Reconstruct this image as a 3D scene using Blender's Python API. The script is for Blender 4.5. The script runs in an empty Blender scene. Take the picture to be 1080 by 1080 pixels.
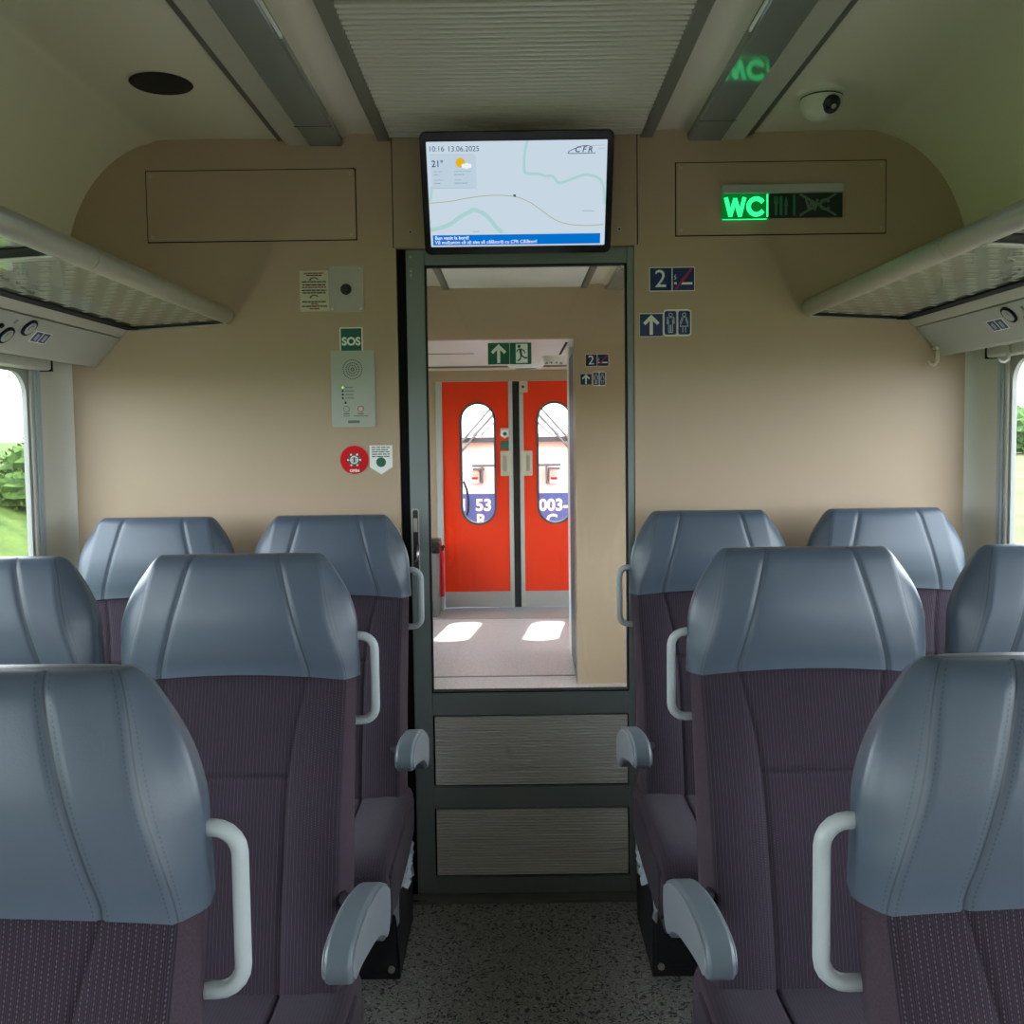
import bpy, bmesh, math, random
from mathutils import Vector, Matrix

random.seed(7)
SC = bpy.context.scene
COL = SC.collection
PI = math.pi

# ------------------------------------------------------------------ camera
CAM_LOC = Vector((-0.013, 0.0, 1.44))
PITCH, ROLL, YAW = math.radians(3.43), math.radians(-0.75), math.radians(0.20)
FPX, SHIFT_Y = 1000.0, -20.0 / 1080.0
CAM_M = Matrix.Rotation(YAW, 3, 'Z') @ Matrix.Rotation(PI / 2 - PITCH, 3, 'X') @ Matrix.Rotation(ROLL, 3, 'Z')
cam_d = bpy.data.cameras.new('camera')
cam_d.sensor_width = 36.0
cam_d.lens = 36.0 * FPX / 1080.0
cam_d.shift_y = SHIFT_Y
cam_d.clip_start = 0.02
cam_d.clip_end = 600
cam = bpy.data.objects.new('camera', cam_d)
cam.matrix_world = Matrix.Translation(CAM_LOC) @ CAM_M.to_4x4()
COL.objects.link(cam)
SC.camera = cam

# ------------------------------------------------------------------ sky, sun, exposure
SC.view_settings.view_transform = 'Standard'
SC.view_settings.look = 'None'
SC.view_settings.gamma = 1.0
SC.view_settings.use_curve_mapping = False
EXPOSURE = 1.38
SC.view_settings.exposure = EXPOSURE
SC.cycles.use_denoising = True
SC.cycles.max_bounces = 14
SC.cycles.diffuse_bounces = 8
SC.cycles.transparent_max_bounces = 24
world = bpy.data.worlds.new('hazy_sky')
SC.world = world
world.use_nodes = True
bg = world.node_tree.nodes['Background']
bg.inputs['Color'].default_value = (0.86, 0.93, 1.0, 1)
bg.inputs['Strength'].default_value = 3.4
sun_d = bpy.data.lights.new('sun', 'SUN')
sun_d.energy = 4.0
sun_d.angle = math.radians(0.6)
sun_d.color = (1.0, 0.95, 0.86)
sun = bpy.data.objects.new('sun', sun_d)
sun.rotation_euler = Vector((-0.136, -1.0, -1.3)).to_track_quat('-Z', 'Y').to_euler()
COL.objects.link(sun)


def on_plane(px, py, Y):
    """point (X, Z) of the upright plane y = Y on which the survey point of the photograph lies"""
    u = (px - 540.0) / FPX
    v = -((py - SHIFT_Y * 1080.0) - 540.0) / FPX
    d = CAM_M @ Vector((u, v, -1.0))
    t = (Y - CAM_LOC.y) / d.y
    p = CAM_LOC + d * t
    return p.x, p.z


# ------------------------------------------------------------------ materials
def mat(name, color, rough=0.5, metal=0.0, bump=0.0, bump_scale=200.0, var=0.0, var_scale=5.0, spec=0.5, emit=None, estr=1.0):
    m = bpy.data.materials.new(name)
    m.use_nodes = True
    nt = m.node_tree
    b = nt.nodes['Principled BSDF']
    b.inputs['Base Color'].default_value = (*color, 1)
    b.inputs['Roughness'].default_value = rough
    b.inputs['Metallic'].default_value = metal
    b.inputs['Specular IOR Level'].default_value = spec
    if emit:
        b.inputs['Emission Color'].default_value = (*emit, 1)
        b.inputs['Emission Strength'].default_value = estr
    if bump or var:
        tc = nt.nodes.new('ShaderNodeTexCoord')
    if bump:
        n = nt.nodes.new('ShaderNodeTexNoise')
        n.inputs['Scale'].default_value = bump_scale
        n.inputs['Detail'].default_value = 3
        nt.links.new(tc.outputs['Object'], n.inputs['Vector'])
        bp = nt.nodes.new('ShaderNodeBump')
        bp.inputs['Strength'].default_value = bump
        bp.inputs['Distance'].default_value = 0.001
        nt.links.new(n.outputs['Fac'], bp.inputs['Height'])
        nt.links.new(bp.outputs['Normal'], b.inputs['Normal'])
    if var:
        n2 = nt.nodes.new('ShaderNodeTexNoise')
        n2.inputs['Scale'].default_value = var_scale
        n2.inputs['Detail'].default_value = 4
        nt.links.new(tc.outputs['Object'], n2.inputs['Vector'])
        mr = nt.nodes.new('ShaderNodeMapRange')
        mr.inputs['To Min'].default_value = 1 - var
        mr.inputs['To Max'].default_value = 1 + var
        nt.links.new(n2.outputs['Fac'], mr.inputs['Value'])
        mx = nt.nodes.new('ShaderNodeMix')
        mx.data_type = 'RGBA'
        mx.blend_type = 'MULTIPLY'
        mx.inputs['Factor'].default_value = 1.0
        mx.inputs[6].default_value = (*color, 1)
        nt.links.new(mr.outputs['Result'], mx.inputs[7])
        nt.links.new(mx.outputs[2], b.inputs['Base Color'])
    return m


def glass_mat(name, tint=(0.97, 0.985, 0.98), ior=1.45):
    m = bpy.data.materials.new(name)
    m.use_nodes = True
    nt = m.node_tree
    nt.nodes.clear()
    out = nt.nodes.new('ShaderNodeOutputMaterial')
    mix = nt.nodes.new('ShaderNodeMixShader')
    tr = nt.nodes.new('ShaderNodeBsdfTransparent')
    tr.inputs['Color'].default_value = (*tint, 1)
    gl = nt.nodes.new('ShaderNodeBsdfGlossy')
    gl.inputs['Roughness'].default_value = 0.0
    fr = nt.nodes.new('ShaderNodeFresnel')
    fr.inputs['IOR'].default_value = ior
    geo = nt.nodes.new('ShaderNodeNewGeometry')
    fac = math_node(nt, 'MULTIPLY', fr.outputs[0], math_node(nt, 'SUBTRACT', 1.0, geo.outputs['Backfacing']))
    nt.links.new(fac, mix.inputs[0])
    nt.links.new(tr.outputs[0], mix.inputs[1])
    nt.links.new(gl.outputs[0], mix.inputs[2])
    nt.links.new(mix.outputs[0], out.inputs[0])
    return m


def emit_mat(name, color, strength=1.0):
    m = bpy.data.materials.new(name)
    m.use_nodes = True
    nt = m.node_tree
    nt.nodes.clear()
    out = nt.nodes.new('ShaderNodeOutputMaterial')
    e = nt.nodes.new('ShaderNodeEmission')
    e.inputs[0].default_value = (*color, 1)
    e.inputs[1].default_value = strength * 2.0 / (2 ** EXPOSURE)
    nt.links.new(e.outputs[0], out.inputs[0])
    return m


def srgb(r, g, b):
    f = lambda c: (c / 255 / 12.92) if c / 255 <= 0.04045 else ((c / 255 + 0.055) / 1.055) ** 2.4
    return f(r), f(g), f(b)


def screen_mat(name, r, g, b):
    c = srgb(r, g, b)
    return emit_mat(name, c, 0.5)


def math_node(nt, op, a, b=None):
    n = nt.nodes.new('ShaderNodeMath')
    n.operation = op
    for i, v in enumerate((a, b)):
        if v is None:
            continue
        if isinstance(v, (int, float)):
            n.inputs[i].default_value = v
        else:
            nt.links.new(v, n.inputs[i])
    return n.outputs[0]


def fabric_mat(name, base, dot, axis):
    """woven seat cloth: columns of small pale dots on a dark ground"""
    m = mat(name, base, rough=0.9, spec=0.2)
    nt = m.node_tree
    b = nt.nodes['Principled BSDF']
    tc = nt.nodes.new('ShaderNodeTexCoord')
    sep = nt.nodes.new('ShaderNodeSeparateXYZ')
    nt.links.new(tc.outputs['Object'], sep.inputs[0])
    cx = math_node(nt, 'DIVIDE', sep.outputs[0], 0.0064)
    fx = math_node(nt, 'ABSOLUTE', math_node(nt, 'SUBTRACT', math_node(nt, 'FRACT', cx), 0.5))
    mx_ = math_node(nt, 'LESS_THAN', fx, 0.11)
    col_id = math_node(nt, 'FLOOR', cx)
    par = math_node(nt, 'MULTIPLY', math_node(nt, 'MODULO', col_id, 2.0), 0.5)
    cz = math_node(nt, 'ADD', math_node(nt, 'DIVIDE', sep.outputs[axis], 0.0042), par)
    fz = math_node(nt, 'ABSOLUTE', math_node(nt, 'SUBTRACT', math_node(nt, 'FRACT', cz), 0.5))
    mz = math_node(nt, 'LESS_THAN', fz, 0.22)
    dotm = math_node(nt, 'MULTIPLY', mx_, mz)
    n = nt.nodes.new('ShaderNodeTexNoise')
    n.inputs['Scale'].default_value = 90
    nt.links.new(tc.outputs['Object'], n.inputs['Vector'])
    amp = math_node(nt, 'MULTIPLY', n.outputs['Fac'], 0.8)
    fine = math_node(nt, 'MULTIPLY', math_node(nt, 'LESS_THAN', math_node(nt, 'ABSOLUTE', math_node(nt, 'SUBTRACT', math_node(nt, 'FRACT', math_node(nt, 'MULTIPLY', cx, 3.0)), 0.5)), 0.2), 0.16)
    fac = math_node(nt, 'ADD', math_node(nt, 'MULTIPLY', dotm, amp), fine)
    mix = nt.nodes.new('ShaderNodeMix')
    mix.data_type = 'RGBA'
    mix.inputs[6].default_value = (*base, 1)
    mix.inputs[7].default_value = (*dot, 1)
    nt.links.new(fac, mix.inputs[0])
    nt.links.new(mix.outputs[2], b.inputs['Base Color'])
    b.inputs['Sheen Weight'].default_value = 0.06
    b.inputs['Sheen Roughness'].default_value = 0.5
    return m


def leather_mat():
    base = (0.066, 0.088, 0.124)
    m = mat('blue_grey_leather', base, rough=0.36, bump=0.12, bump_scale=420, spec=0.5)
    nt = m.node_tree
    b = nt.nodes['Principled BSDF']
    uv = nt.nodes.new('ShaderNodeUVMap')
    uv.uv_map = 'seam'
    sep = nt.nodes.new('ShaderNodeSeparateXYZ')
    nt.links.new(uv.outputs[0], sep.inputs[0])
    d = math_node(nt, 'ABSOLUTE', math_node(nt, 'SUBTRACT', sep.outputs[0], 0.0065))
    near = math_node(nt, 'LESS_THAN', d, 0.0008)
    dash = math_node(nt, 'LESS_THAN', math_node(nt, 'FRACT', math_node(nt, 'MULTIPLY', sep.outputs[1], 210.0)), 0.6)
    st = math_node(nt, 'MULTIPLY', near, dash)
    crease = math_node(nt, 'MULTIPLY', math_node(nt, 'LESS_THAN', sep.outputs[0], 0.0009), 0.8)
    fac = math_node(nt, 'MAXIMUM', math_node(nt, 'MULTIPLY', st, 0.6), crease)
    mix = nt.nodes.new('ShaderNodeMix')
    mix.data_type = 'RGBA'
    mix.inputs[6].default_value = (*base, 1)
    mix.inputs[7].default_value = (0.03, 0.04, 0.055, 1)
    nt.links.new(fac, mix.inputs[0])
    nt.links.new(mix.outputs[2], b.inputs['Base Color'])
    return m


def speckle_mat(name, base, dark, light, scale=130, rough=0.5):
    m = mat(name, base, rough=rough, spec=0.35)
    nt = m.node_tree
    b = nt.nodes['Principled BSDF']
    tc = nt.nodes.new('ShaderNodeTexCoord')
    n0 = nt.nodes.new('ShaderNodeTexNoise')
    n0.inputs['Scale'].default_value = 60
    nt.links.new(tc.outputs['Object'], n0.inputs['Vector'])
    wob = nt.nodes.new('ShaderNodeMix')
    wob.data_type = 'VECTOR'
    wob.inputs[0].default_value = 0.03
    nt.links.new(tc.outputs['Object'], wob.inputs[4])
    nt.links.new(n0.outputs['Color'], wob.inputs[5])
    cur = mix_prev = None
    for k, (c, th, sc_) in enumerate(((dark, 0.42, scale), (light, 0.40, scale * 1.25))):
        n = nt.nodes.new('ShaderNodeTexNoise')
        n.inputs['Scale'].default_value = sc_
        n.inputs['Detail'].default_value = 1.0
        mp = nt.nodes.new('ShaderNodeMapping')
        mp.inputs['Location'].default_value = (k * 3.7, k * 1.9, 0)
        nt.links.new(wob.outputs[1], mp.inputs[0])
        nt.links.new(mp.outputs[0], n.inputs['Vector'])
        fac = math_node(nt, 'LESS_THAN', n.outputs['Fac'], th)
        mix = nt.nodes.new('ShaderNodeMix')
        mix.data_type = 'RGBA'
        if cur is None:
            mix.inputs[6].default_value = (*base, 1)
        else:
            nt.links.new(cur, mix.inputs[6])
        mix.inputs[7].default_value = (*c, 1)
        nt.links.new(fac, mix.inputs[0])
        cur = mix.outputs[2]
    nt.links.new(cur, b.inputs['Base Color'])
    return m


def rack_glass_mat():
    """clear safety glass printed with staggered frosted squares"""
    m = bpy.data.materials.new('printed_rack_glass')
    m.use_nodes = True
    nt = m.node_tree
    nt.nodes.clear()
    out = nt.nodes.new('ShaderNodeOutputMaterial')
    tr = nt.nodes.new('ShaderNodeBsdfTransparent')
    tr.inputs['Color'].default_value = (0.86, 0.9, 0.87, 1)
    df = nt.nodes.new('ShaderNodeBsdfDiffuse')
    df.inputs['Color'].default_value = (0.75, 0.76, 0.7, 1)
    tl = nt.nodes.new('ShaderNodeBsdfTranslucent')
    tl.inputs['Color'].default_value = (0.8, 0.82, 0.76, 1)
    fr_ = nt.nodes.new('ShaderNodeMixShader')
    fr_.inputs[0].default_value = 0.55
    nt.links.new(df.outputs[0], fr_.inputs[1])
    nt.links.new(tl.outputs[0], fr_.inputs[2])
    tc = nt.nodes.new('ShaderNodeTexCoord')
    sep = nt.nodes.new('ShaderNodeSeparateXYZ')
    nt.links.new(tc.outputs['Object'], sep.inputs[0])
    cy = math_node(nt, 'DIVIDE', sep.outputs[1], 0.052)
    row = math_node(nt, 'MULTIPLY', math_node(nt, 'MODULO', math_node(nt, 'FLOOR', cy), 2.0), 0.5)
    cx = math_node(nt, 'ADD', math_node(nt, 'DIVIDE', sep.outputs[0], 0.052), row)
    ax = math_node(nt, 'LESS_THAN', math_node(nt, 'ABSOLUTE', math_node(nt, 'SUBTRACT', math_node(nt, 'FRACT', cx), 0.5)), 0.21)
    ay = math_node(nt, 'LESS_THAN', math_node(nt, 'ABSOLUTE', math_node(nt, 'SUBTRACT', math_node(nt, 'FRACT', cy), 0.5)), 0.2)
    fac = math_node(nt, 'ADD', math_node(nt, 'MULTIPLY', math_node(nt, 'MULTIPLY', ax, ay), 0.5), 0.4)
    mx = nt.nodes.new('ShaderNodeMixShader')
    nt.links.new(fac, mx.inputs[0])
    nt.links.new(tr.outputs[0], mx.inputs[1])
    nt.links.new(fr_.outputs[0], mx.inputs[2])
    gl = nt.nodes.new('ShaderNodeBsdfGlossy')
    gl.inputs['Roughness'].default_value = 0.02
    fn = nt.nodes.new('ShaderNodeFresnel')
    fn.inputs['IOR'].default_value = 1.45
    m2 = nt.nodes.new('ShaderNodeMixShader')
    geo = nt.nodes.new('ShaderNodeNewGeometry')
    nt.links.new(math_node(nt, 'MULTIPLY', fn.outputs[0], math_node(nt, 'SUBTRACT', 1.0, geo.outputs['Backfacing'])), m2.inputs[0])
    nt.links.new(mx.outputs[0], m2.inputs[1])
    nt.links.new(gl.outputs[0], m2.inputs[2])
    nt.links.new(m2.outputs[0], out.inputs[0])
    return m


M = {
    'wall': mat('beige_laminate', (0.44, 0.33, 0.23), rough=0.45, bump=0.05, bump_scale=600, var=0.03),
    'ceil': mat('cream_ceiling_laminate', (0.74, 0.70, 0.575), rough=0.5, bump=0.04, bump_scale=400),
    'ceil2': mat('warm_cream_coving', (0.68, 0.63, 0.55), rough=0.5),
    'greystrip': mat('pale_grey_strip', (0.52, 0.50, 0.45), rough=0.5),
    'groove': mat('dark_grey_groove', (0.16, 0.165, 0.15), rough=0.6),
    'diffuser': mat('glossy_grey_diffuser', (0.22, 0.245, 0.245), rough=0.06, spec=0.7),
    'alu': mat('satin_aluminium', (0.46, 0.46, 0.43), rough=0.35, metal=0.55),
    'alu_dark': mat('anodised_dark_frame', (0.20, 0.20, 0.18), rough=0.45, metal=0.3),
    'slat': mat('grey_ceiling_slat', (0.60, 0.575, 0.53), rough=0.42),
    'gap': mat('black_gap', (0.006, 0.006, 0.007), rough=0.8, spec=0.1),
    'rubber': mat('black_rubber', (0.010, 0.012, 0.016), rough=0.75, spec=0.2),
    'doorframe': mat('grey_green_door_metal', (0.19, 0.225, 0.225), rough=0.4, metal=0.1, bump=0.03, bump_scale=500),
    'rib': mat('ribbed_grey_sheet', (0.80, 0.785, 0.76), rough=0.5),
    'winframe': mat('pale_grey_window_frame', (0.50, 0.51, 0.47), rough=0.4),
    'winring': mat('grey_window_surround', (0.33, 0.345, 0.33), rough=0.45),
    'rail': mat('blue_grey_blind_rail', (0.42, 0.50, 0.55), rough=0.35, metal=0.3),
    'pilaster': mat('pale_grey_pilaster', (0.60, 0.59, 0.52), rough=0.45),
    'service': mat('light_grey_service_panel', (0.45, 0.465, 0.445), rough=0.45),
    'tube': mat('satin_silver_tube', (0.52, 0.52, 0.48), rough=0.34, metal=0.6),
    'glass': glass_mat('window_glass'),
    'doorglass': glass_mat('door_glass', (0.95, 0.965, 0.955), 1.5),
    'rackglass': rack_glass_mat(),
    'leather': leather_mat(),
    'fabric': fabric_mat('purple_seat_cloth', (0.017, 0.0115, 0.020), (0.135, 0.10, 0.13), 2),
    'fabric_flat': fabric_mat('purple_cushion_cloth', (0.022, 0.015, 0.025), (0.085, 0.065, 0.085), 1),
    'fabric_side': mat('purple_side_cloth', (0.046, 0.031, 0.043), rough=0.9, var=0.45, var_scale=420, spec=0.2),
    'shell': mat('black_plastic_shell', (0.012, 0.013, 0.017), rough=0.5),
    'handle': mat('pale_grey_painted_grip', (0.37, 0.41, 0.43), rough=0.35),
    'armpad': mat('grey_armrest_pad', (0.12, 0.15, 0.18), rough=0.42, bump=0.08, bump_scale=300),
    'armtrim': mat('silver_armrest_side', (0.30, 0.335, 0.37), rough=0.35, metal=0.4),
    'floor': speckle_mat('speckled_grey_floor', (0.31, 0.30, 0.285), (0.05, 0.05, 0.055), (0.45, 0.44, 0.41), 105),
    'floor2': speckle_mat('pale_speckled_floor', (0.50, 0.45, 0.45), (0.40, 0.36, 0.36), (0.58, 0.54, 0.54), 90, 0.4),
    'sill': mat('scuffed_steel_sill', (0.46, 0.46, 0.45), rough=0.4, metal=0.5),
    'red': mat('orange_red_door_paint', (0.90, 0.040, 0.004), rough=0.45, spec=0.2),
    'white': mat('white_enamel', (0.82, 0.83, 0.84), rough=0.4),
    'black': mat('glossy_black_plastic', (0.008, 0.008, 0.010), rough=0.2),
    'blue': mat('dark_blue_sign', (0.004, 0.022, 0.135), rough=0.35),
    'green': mat('safety_green_sign', (0.0, 0.115, 0.065), rough=0.4),
    'signwhite': mat('sign_white', (0.84, 0.87, 0.86), rough=0.45),
    'signcream': mat('cream_sticker', (0.58, 0.56, 0.42), rough=0.5),
    'signred': mat('sign_red', (0.66, 0.008, 0.016), rough=0.45, spec=0.2),
    'magenta': mat('magenta_bar', (0.36, 0.008, 0.09), rough=0.4),
    'ink': mat('black_ink', (0.02, 0.02, 0.022), rough=0.5),
    'inkred': mat('red_ink', (0.35, 0.03, 0.02), rough=0.5),
    'inkpale': mat('pale_ink', (0.50, 0.62, 0.78), rough=0.5),
    'steel': mat('brushed_steel_plate', (0.44, 0.43, 0.39), rough=0.4, metal=0.2, var=0.1, var_scale=30),
    'icplate': mat('grey_intercom_plate', (0.42, 0.45, 0.40), rough=0.4, metal=0.15),
    'icgrey': mat('mid_grey_print', (0.14, 0.15, 0.14), rough=0.5),
    'ledgreen': emit_mat('lit_green_led', (0.55, 1.0, 0.2), 0.5),
    'wclit': emit_mat('lit_green_panel', (0.0, 0.16, 0.02), 0.5),
    'wcletter': emit_mat('lit_green_letters', (0.03, 1.0, 0.26), 0.75),
    'wcdark': mat('dark_green_panel', (0.004, 0.018, 0.016), rough=0.3),
    'wcdim': mat('dim_green_print', (0.04, 0.28, 0.14), rough=0.4),
    'wcdim2': mat('grey_green_print', (0.12, 0.20, 0.15), rough=0.4),
    'camwhite': mat('white_camera_plastic', (0.62, 0.62, 0.54), rough=0.4),
    'lens': mat('dark_camera_lens', (0.01, 0.012, 0.02), rough=0.08),
    'mesh': mat('black_speaker_mesh', (0.008, 0.008, 0.009), rough=0.7),
    'bag': None,
    'grey': mat('mid_grey_cabinet', (0.16, 0.155, 0.15), rough=0.5),
    'chrome': mat('chrome', (0.6, 0.6, 0.6), rough=0.15, metal=1.0),
    'locowhite': mat('white_locomotive_paint', (0.80, 0.80, 0.80), rough=0.35),
    'locoblue': mat('blue_locomotive_paint', (0.055, 0.11, 0.33), rough=0.35),
    'locodark': mat('dark_grey_windscreen_seal', (0.06, 0.075, 0.10), rough=0.5),
    'locoglass': mat('silvered_windscreen', (0.75, 0.78, 0.8), rough=0.1, metal=0.8),
    'steelgrey': mat('grey_painted_arm', (0.13, 0.14, 0.15), rough=0.5),
    'pinklens': mat('pale_red_lamp_lens', (0.85, 0.45, 0.42), rough=0.2),
}


def bag_mat():
    m = bpy.data.materials.new('clear_crumpled_plastic')
    m.use_nodes = True
    nt = m.node_tree
    nt.nodes.clear()
    out = nt.nodes.new('ShaderNodeOutputMaterial')
    tr = nt.nodes.new('ShaderNodeBsdfTransparent')
    p = nt.nodes.new('ShaderNodeBsdfPrincipled')
    p.inputs['Base Color'].default_value = (0.6, 0.68, 0.76, 1)
    p.inputs['Roughness'].default_value = 0.18
    mx = nt.nodes.new('ShaderNodeMixShader')
    mx.inputs[0].default_value = 0.7
    nt.links.new(tr.outputs[0], mx.inputs[1])
    nt.links.new(p.outputs[0], mx.inputs[2])
    nt.links.new(mx.outputs[0], out.inputs[0])
    return m


M['bag'] = bag_mat()


def grass_mat(name, a, b_, scale=6.0):
    m = mat(name, a, rough=0.9, spec=0.1)
    nt = m.node_tree
    b = nt.nodes['Principled BSDF']
    tc = nt.nodes.new('ShaderNodeTexCoord')
    n = nt.nodes.new('ShaderNodeTexNoise')
    n.inputs['Scale'].default_value = scale
    n.inputs['Detail'].default_value = 8
    n.inputs['Roughness'].default_value = 0.7
    nt.links.new(tc.outputs['Object'], n.inputs['Vector'])
    cr = nt.nodes.new('ShaderNodeValToRGB')
    cr.color_ramp.elements[0].position = 0.35
    cr.color_ramp.elements[1].position = 0.65
    cr.color_ramp.elements[0].color = (*a, 1)
    cr.color_ramp.elements[1].color = (*b_, 1)
    nt.links.new(n.outputs['Fac'], cr.inputs[0])
    nt.links.new(cr.outputs[0], b.inputs['Base Color'])
    return m


M['grass'] = grass_mat('lush_grass', (0.020, 0.050, 0.010), (0.070, 0.105, 0.022), 2.6)
M['dry'] = grass_mat('pale_dry_field', (0.060, 0.072, 0.030), (0.105, 0.100, 0.055), 0.25)
M['leaf'] = grass_mat('bush_leaves', (0.022, 0.055, 0.014), (0.075, 0.125, 0.03), 7)
M['leaf2'] = grass_mat('tree_leaves', (0.03, 0.075, 0.025), (0.10, 0.17, 0.06), 3)
M['bark'] = mat('brown_bark', (0.09, 0.06, 0.04), rough=0.9)
M['ballast'] = mat('grey_track_ballast', (0.30, 0.285, 0.26), rough=0.95, var=0.4, var_scale=20)


# ------------------------------------------------------------------ mesh helpers
class MB:
    def __init__(self):
        self.v, self.f, self.m = [], [], []

    def add(self, verts, faces, mi=0):
        n = len(self.v)
        self.v += [tuple(p) for p in verts]
        self.f += [tuple(i + n for i in f) for f in faces]
        self.m += [mi] * len(faces)
        return self

    def box(self, a, b, mi=0):
        (x0, y0, z0), (x1, y1, z1) = a, b
        vs = [(x0, y0, z0), (x1, y0, z0), (x1, y1, z0), (x0, y1, z0), (x0, y0, z1), (x1, y0, z1), (x1, y1, z1), (x0, y1, z1)]
        return self.add(vs, [(0, 3, 2, 1), (4, 5, 6, 7), (0, 1, 5, 4), (1, 2, 6, 5), (2, 3, 7, 6), (3, 0, 4, 7)], mi)

    def prism_y(self, pts, y0, y1, mi=0):
        """outline in (x, z) extruded along y"""
        n = len(pts)
        vs = [(x, y0, z) for x, z in pts] + [(x, y1, z) for x, z in pts]
        fs = [tuple(range(n)), tuple(range(2 * n - 1, n - 1, -1))]
        fs += [(i, i + n, (i + 1) % n + n, (i + 1) % n) for i in range(n)]
        return self.add(vs, fs, mi)

    def prism_x(self, pts, x0, x1, mi=0):
        """outline in (y, z) extruded along x"""
        n = len(pts)
        vs = [(x0, y, z) for y, z in pts] + [(x1, y, z) for y, z in pts]
        fs = [tuple(range(n)), tuple(range(2 * n - 1, n - 1, -1))]
        fs += [(i, i + n, (i + 1) % n + n, (i + 1) % n) for i in range(n)]
        return self.add(vs, fs, mi)

    def strip_y(self, pts, y0, y1, mi=0):
        """open profile in (x, z) swept along y as a sheet"""
        n = len(pts)
        vs = [(x, y0, z) for x, z in pts] + [(x, y1, z) for x, z in pts]
        return self.add(vs, [(i, i + 1, i + 1 + n, i + n) for i in range(n - 1)], mi)

    def tube(self, pts, r, seg=10, closed=False, mi=0, flat=1.0):
        pts = [Vector(p) for p in pts]
        n = len(pts)
        rings = []
        prev = None
        for i, p in enumerate(pts):
            if closed:
                t = pts[(i + 1) % n] - pts[i - 1]
            else:
                t = pts[min(i + 1, n - 1)] - pts[max(i - 1, 0)]
            t.normalize()
            if prev is None:
                up = Vector((0, 0, 1)) if abs(t.z) < 0.9 else Vector((0, 1, 0))
                a = t.cross(up).normalized()
            else:
                a = (prev - t * prev.dot(t)).normalized()
            prev = a
            b = t.cross(a)
            rr = r[i] if isinstance(r, (list, tuple)) else r
            rings.append([p + a * (math.cos(2 * PI * k / seg) * rr) + b * (math.sin(2 * PI * k / seg) * rr * flat) for k in range(seg)])
        vs = [q for ring in rings for q in ring]
        fs = []
        for i in range(n if closed else n - 1):
            j = (i + 1) % n
            for k in range(seg):
                fs.append((i * seg + k, i * seg + (k + 1) % seg, j * seg + (k + 1) % seg, j * seg + k))
        if not closed:
            fs.append(tuple(range(seg - 1, -1, -1)))
            fs.append(tuple((n - 1) * seg + k for k in range(seg)))
        return self.add(vs, fs, mi)

    def cyl(self, c, r, y0, y1, seg=20, axis='y', mi=0):
        x, z = c
        pts = [(x + r * math.cos(2 * PI * k / seg), z + r * math.sin(2 * PI * k / seg)) for k in range(seg)]
        return self.prism_y(pts, y0, y1, mi) if axis == 'y' else self.prism_x(pts, y0, y1, mi)

    def lathe(self, prof, seg=28, mi=0):
        """profile [(r, z)] revolved about z; first and last may be r = 0"""
        vs, idx = [], []
        for r, z in prof:
            if r < 1e-6:
                idx.append([len(vs)])
                vs.append((0, 0, z))
            else:
                idx.append(list(range(len(vs), len(vs) + seg)))
                vs += [(r * math.cos(2 * PI * k / seg), r * math.sin(2 * PI * k / seg), z) for k in range(seg)]
        fs = []
        for a, b in zip(idx[:-1], idx[1:]):
            for k in range(seg):
                k2 = (k + 1) % seg
                if len(a) == 1 and len(b) == 1:
                    continue
                if len(a) == 1:
                    fs.append((a[0], b[k], b[k2]))
                elif len(b) == 1:
                    fs.append((a[k], b[0], a[k2]))
                else:
                    fs.append((a[k], b[k], b[k2], a[k2]))
        return self.add(vs, fs, mi)

    def build(self, name, mats, parent=None, loc=(0, 0, 0), rot=(0, 0, 0), smooth=False, bevel=0.0, kind=None, fixn=True):
        me = bpy.data.meshes.new(name)
        me.from_pydata(self.v, [], self.f)
        if not isinstance(mats, (list, tuple)):
            mats = [mats]
        for mm in mats:
            me.materials.append(mm)
        for p, mi in zip(me.polygons, self.m):
            p.material_index = mi
        if fixn:
            bm = bmesh.new()
            bm.from_mesh(me)
            bmesh.ops.recalc_face_normals(bm, faces=bm.faces)
            bm.to_mesh(me)
            bm.free()
        o = link(name, me, parent, loc, rot)
        if bevel:
            md = o.modifiers.new('bevel', 'BEVEL')
            md.width = bevel
            md.segments = 2
            md.limit_method = 'ANGLE'
            md.angle_limit = math.radians(40)
        if smooth:
            if smooth is True:
                me.shade_smooth()
            else:
                me.shade_smooth()
                me.set_sharp_from_angle(angle=math.radians(smooth))
        if kind:
            o['kind'] = kind
        return o


def link(name, me, parent=None, loc=(0, 0, 0), rot=(0, 0, 0)):
    o = bpy.data.objects.new(name, me)
    COL.objects.link(o)
    o.location = loc
    o.rotation_euler = rot
    if parent is not None:
        o.parent = parent
    return o


def tag(o, label, cat, group=None, kind=None):
    o['label'] = label
    o['category'] = cat
    if group:
        o['group'] = group
    if kind:
        o['kind'] = kind
    return o


def thing(name, label, cat, loc=(0, 0, 0), rot=(0, 0, 0), group=None):
    return tag(link(name, None, None, loc, rot), label, cat, group)


def struct(o):
    o['kind'] = 'structure'
    return o


def rrect(w, h, r, n=6, cx=0.0, cz=0.0):
    pts = []
    for (sx, sz, a0) in ((1, 1, 0), (-1, 1, 90), (-1, -1, 180), (1, -1, 270)):
        ox, oz = cx + sx * (w / 2 - r), cz + sz * (h / 2 - r)
        for k in range(n + 1):
            a = math.radians(a0 + 90.0 * k / n)
            pts.append((ox + r * math.cos(a), oz + r * math.sin(a)))
    return pts


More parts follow.
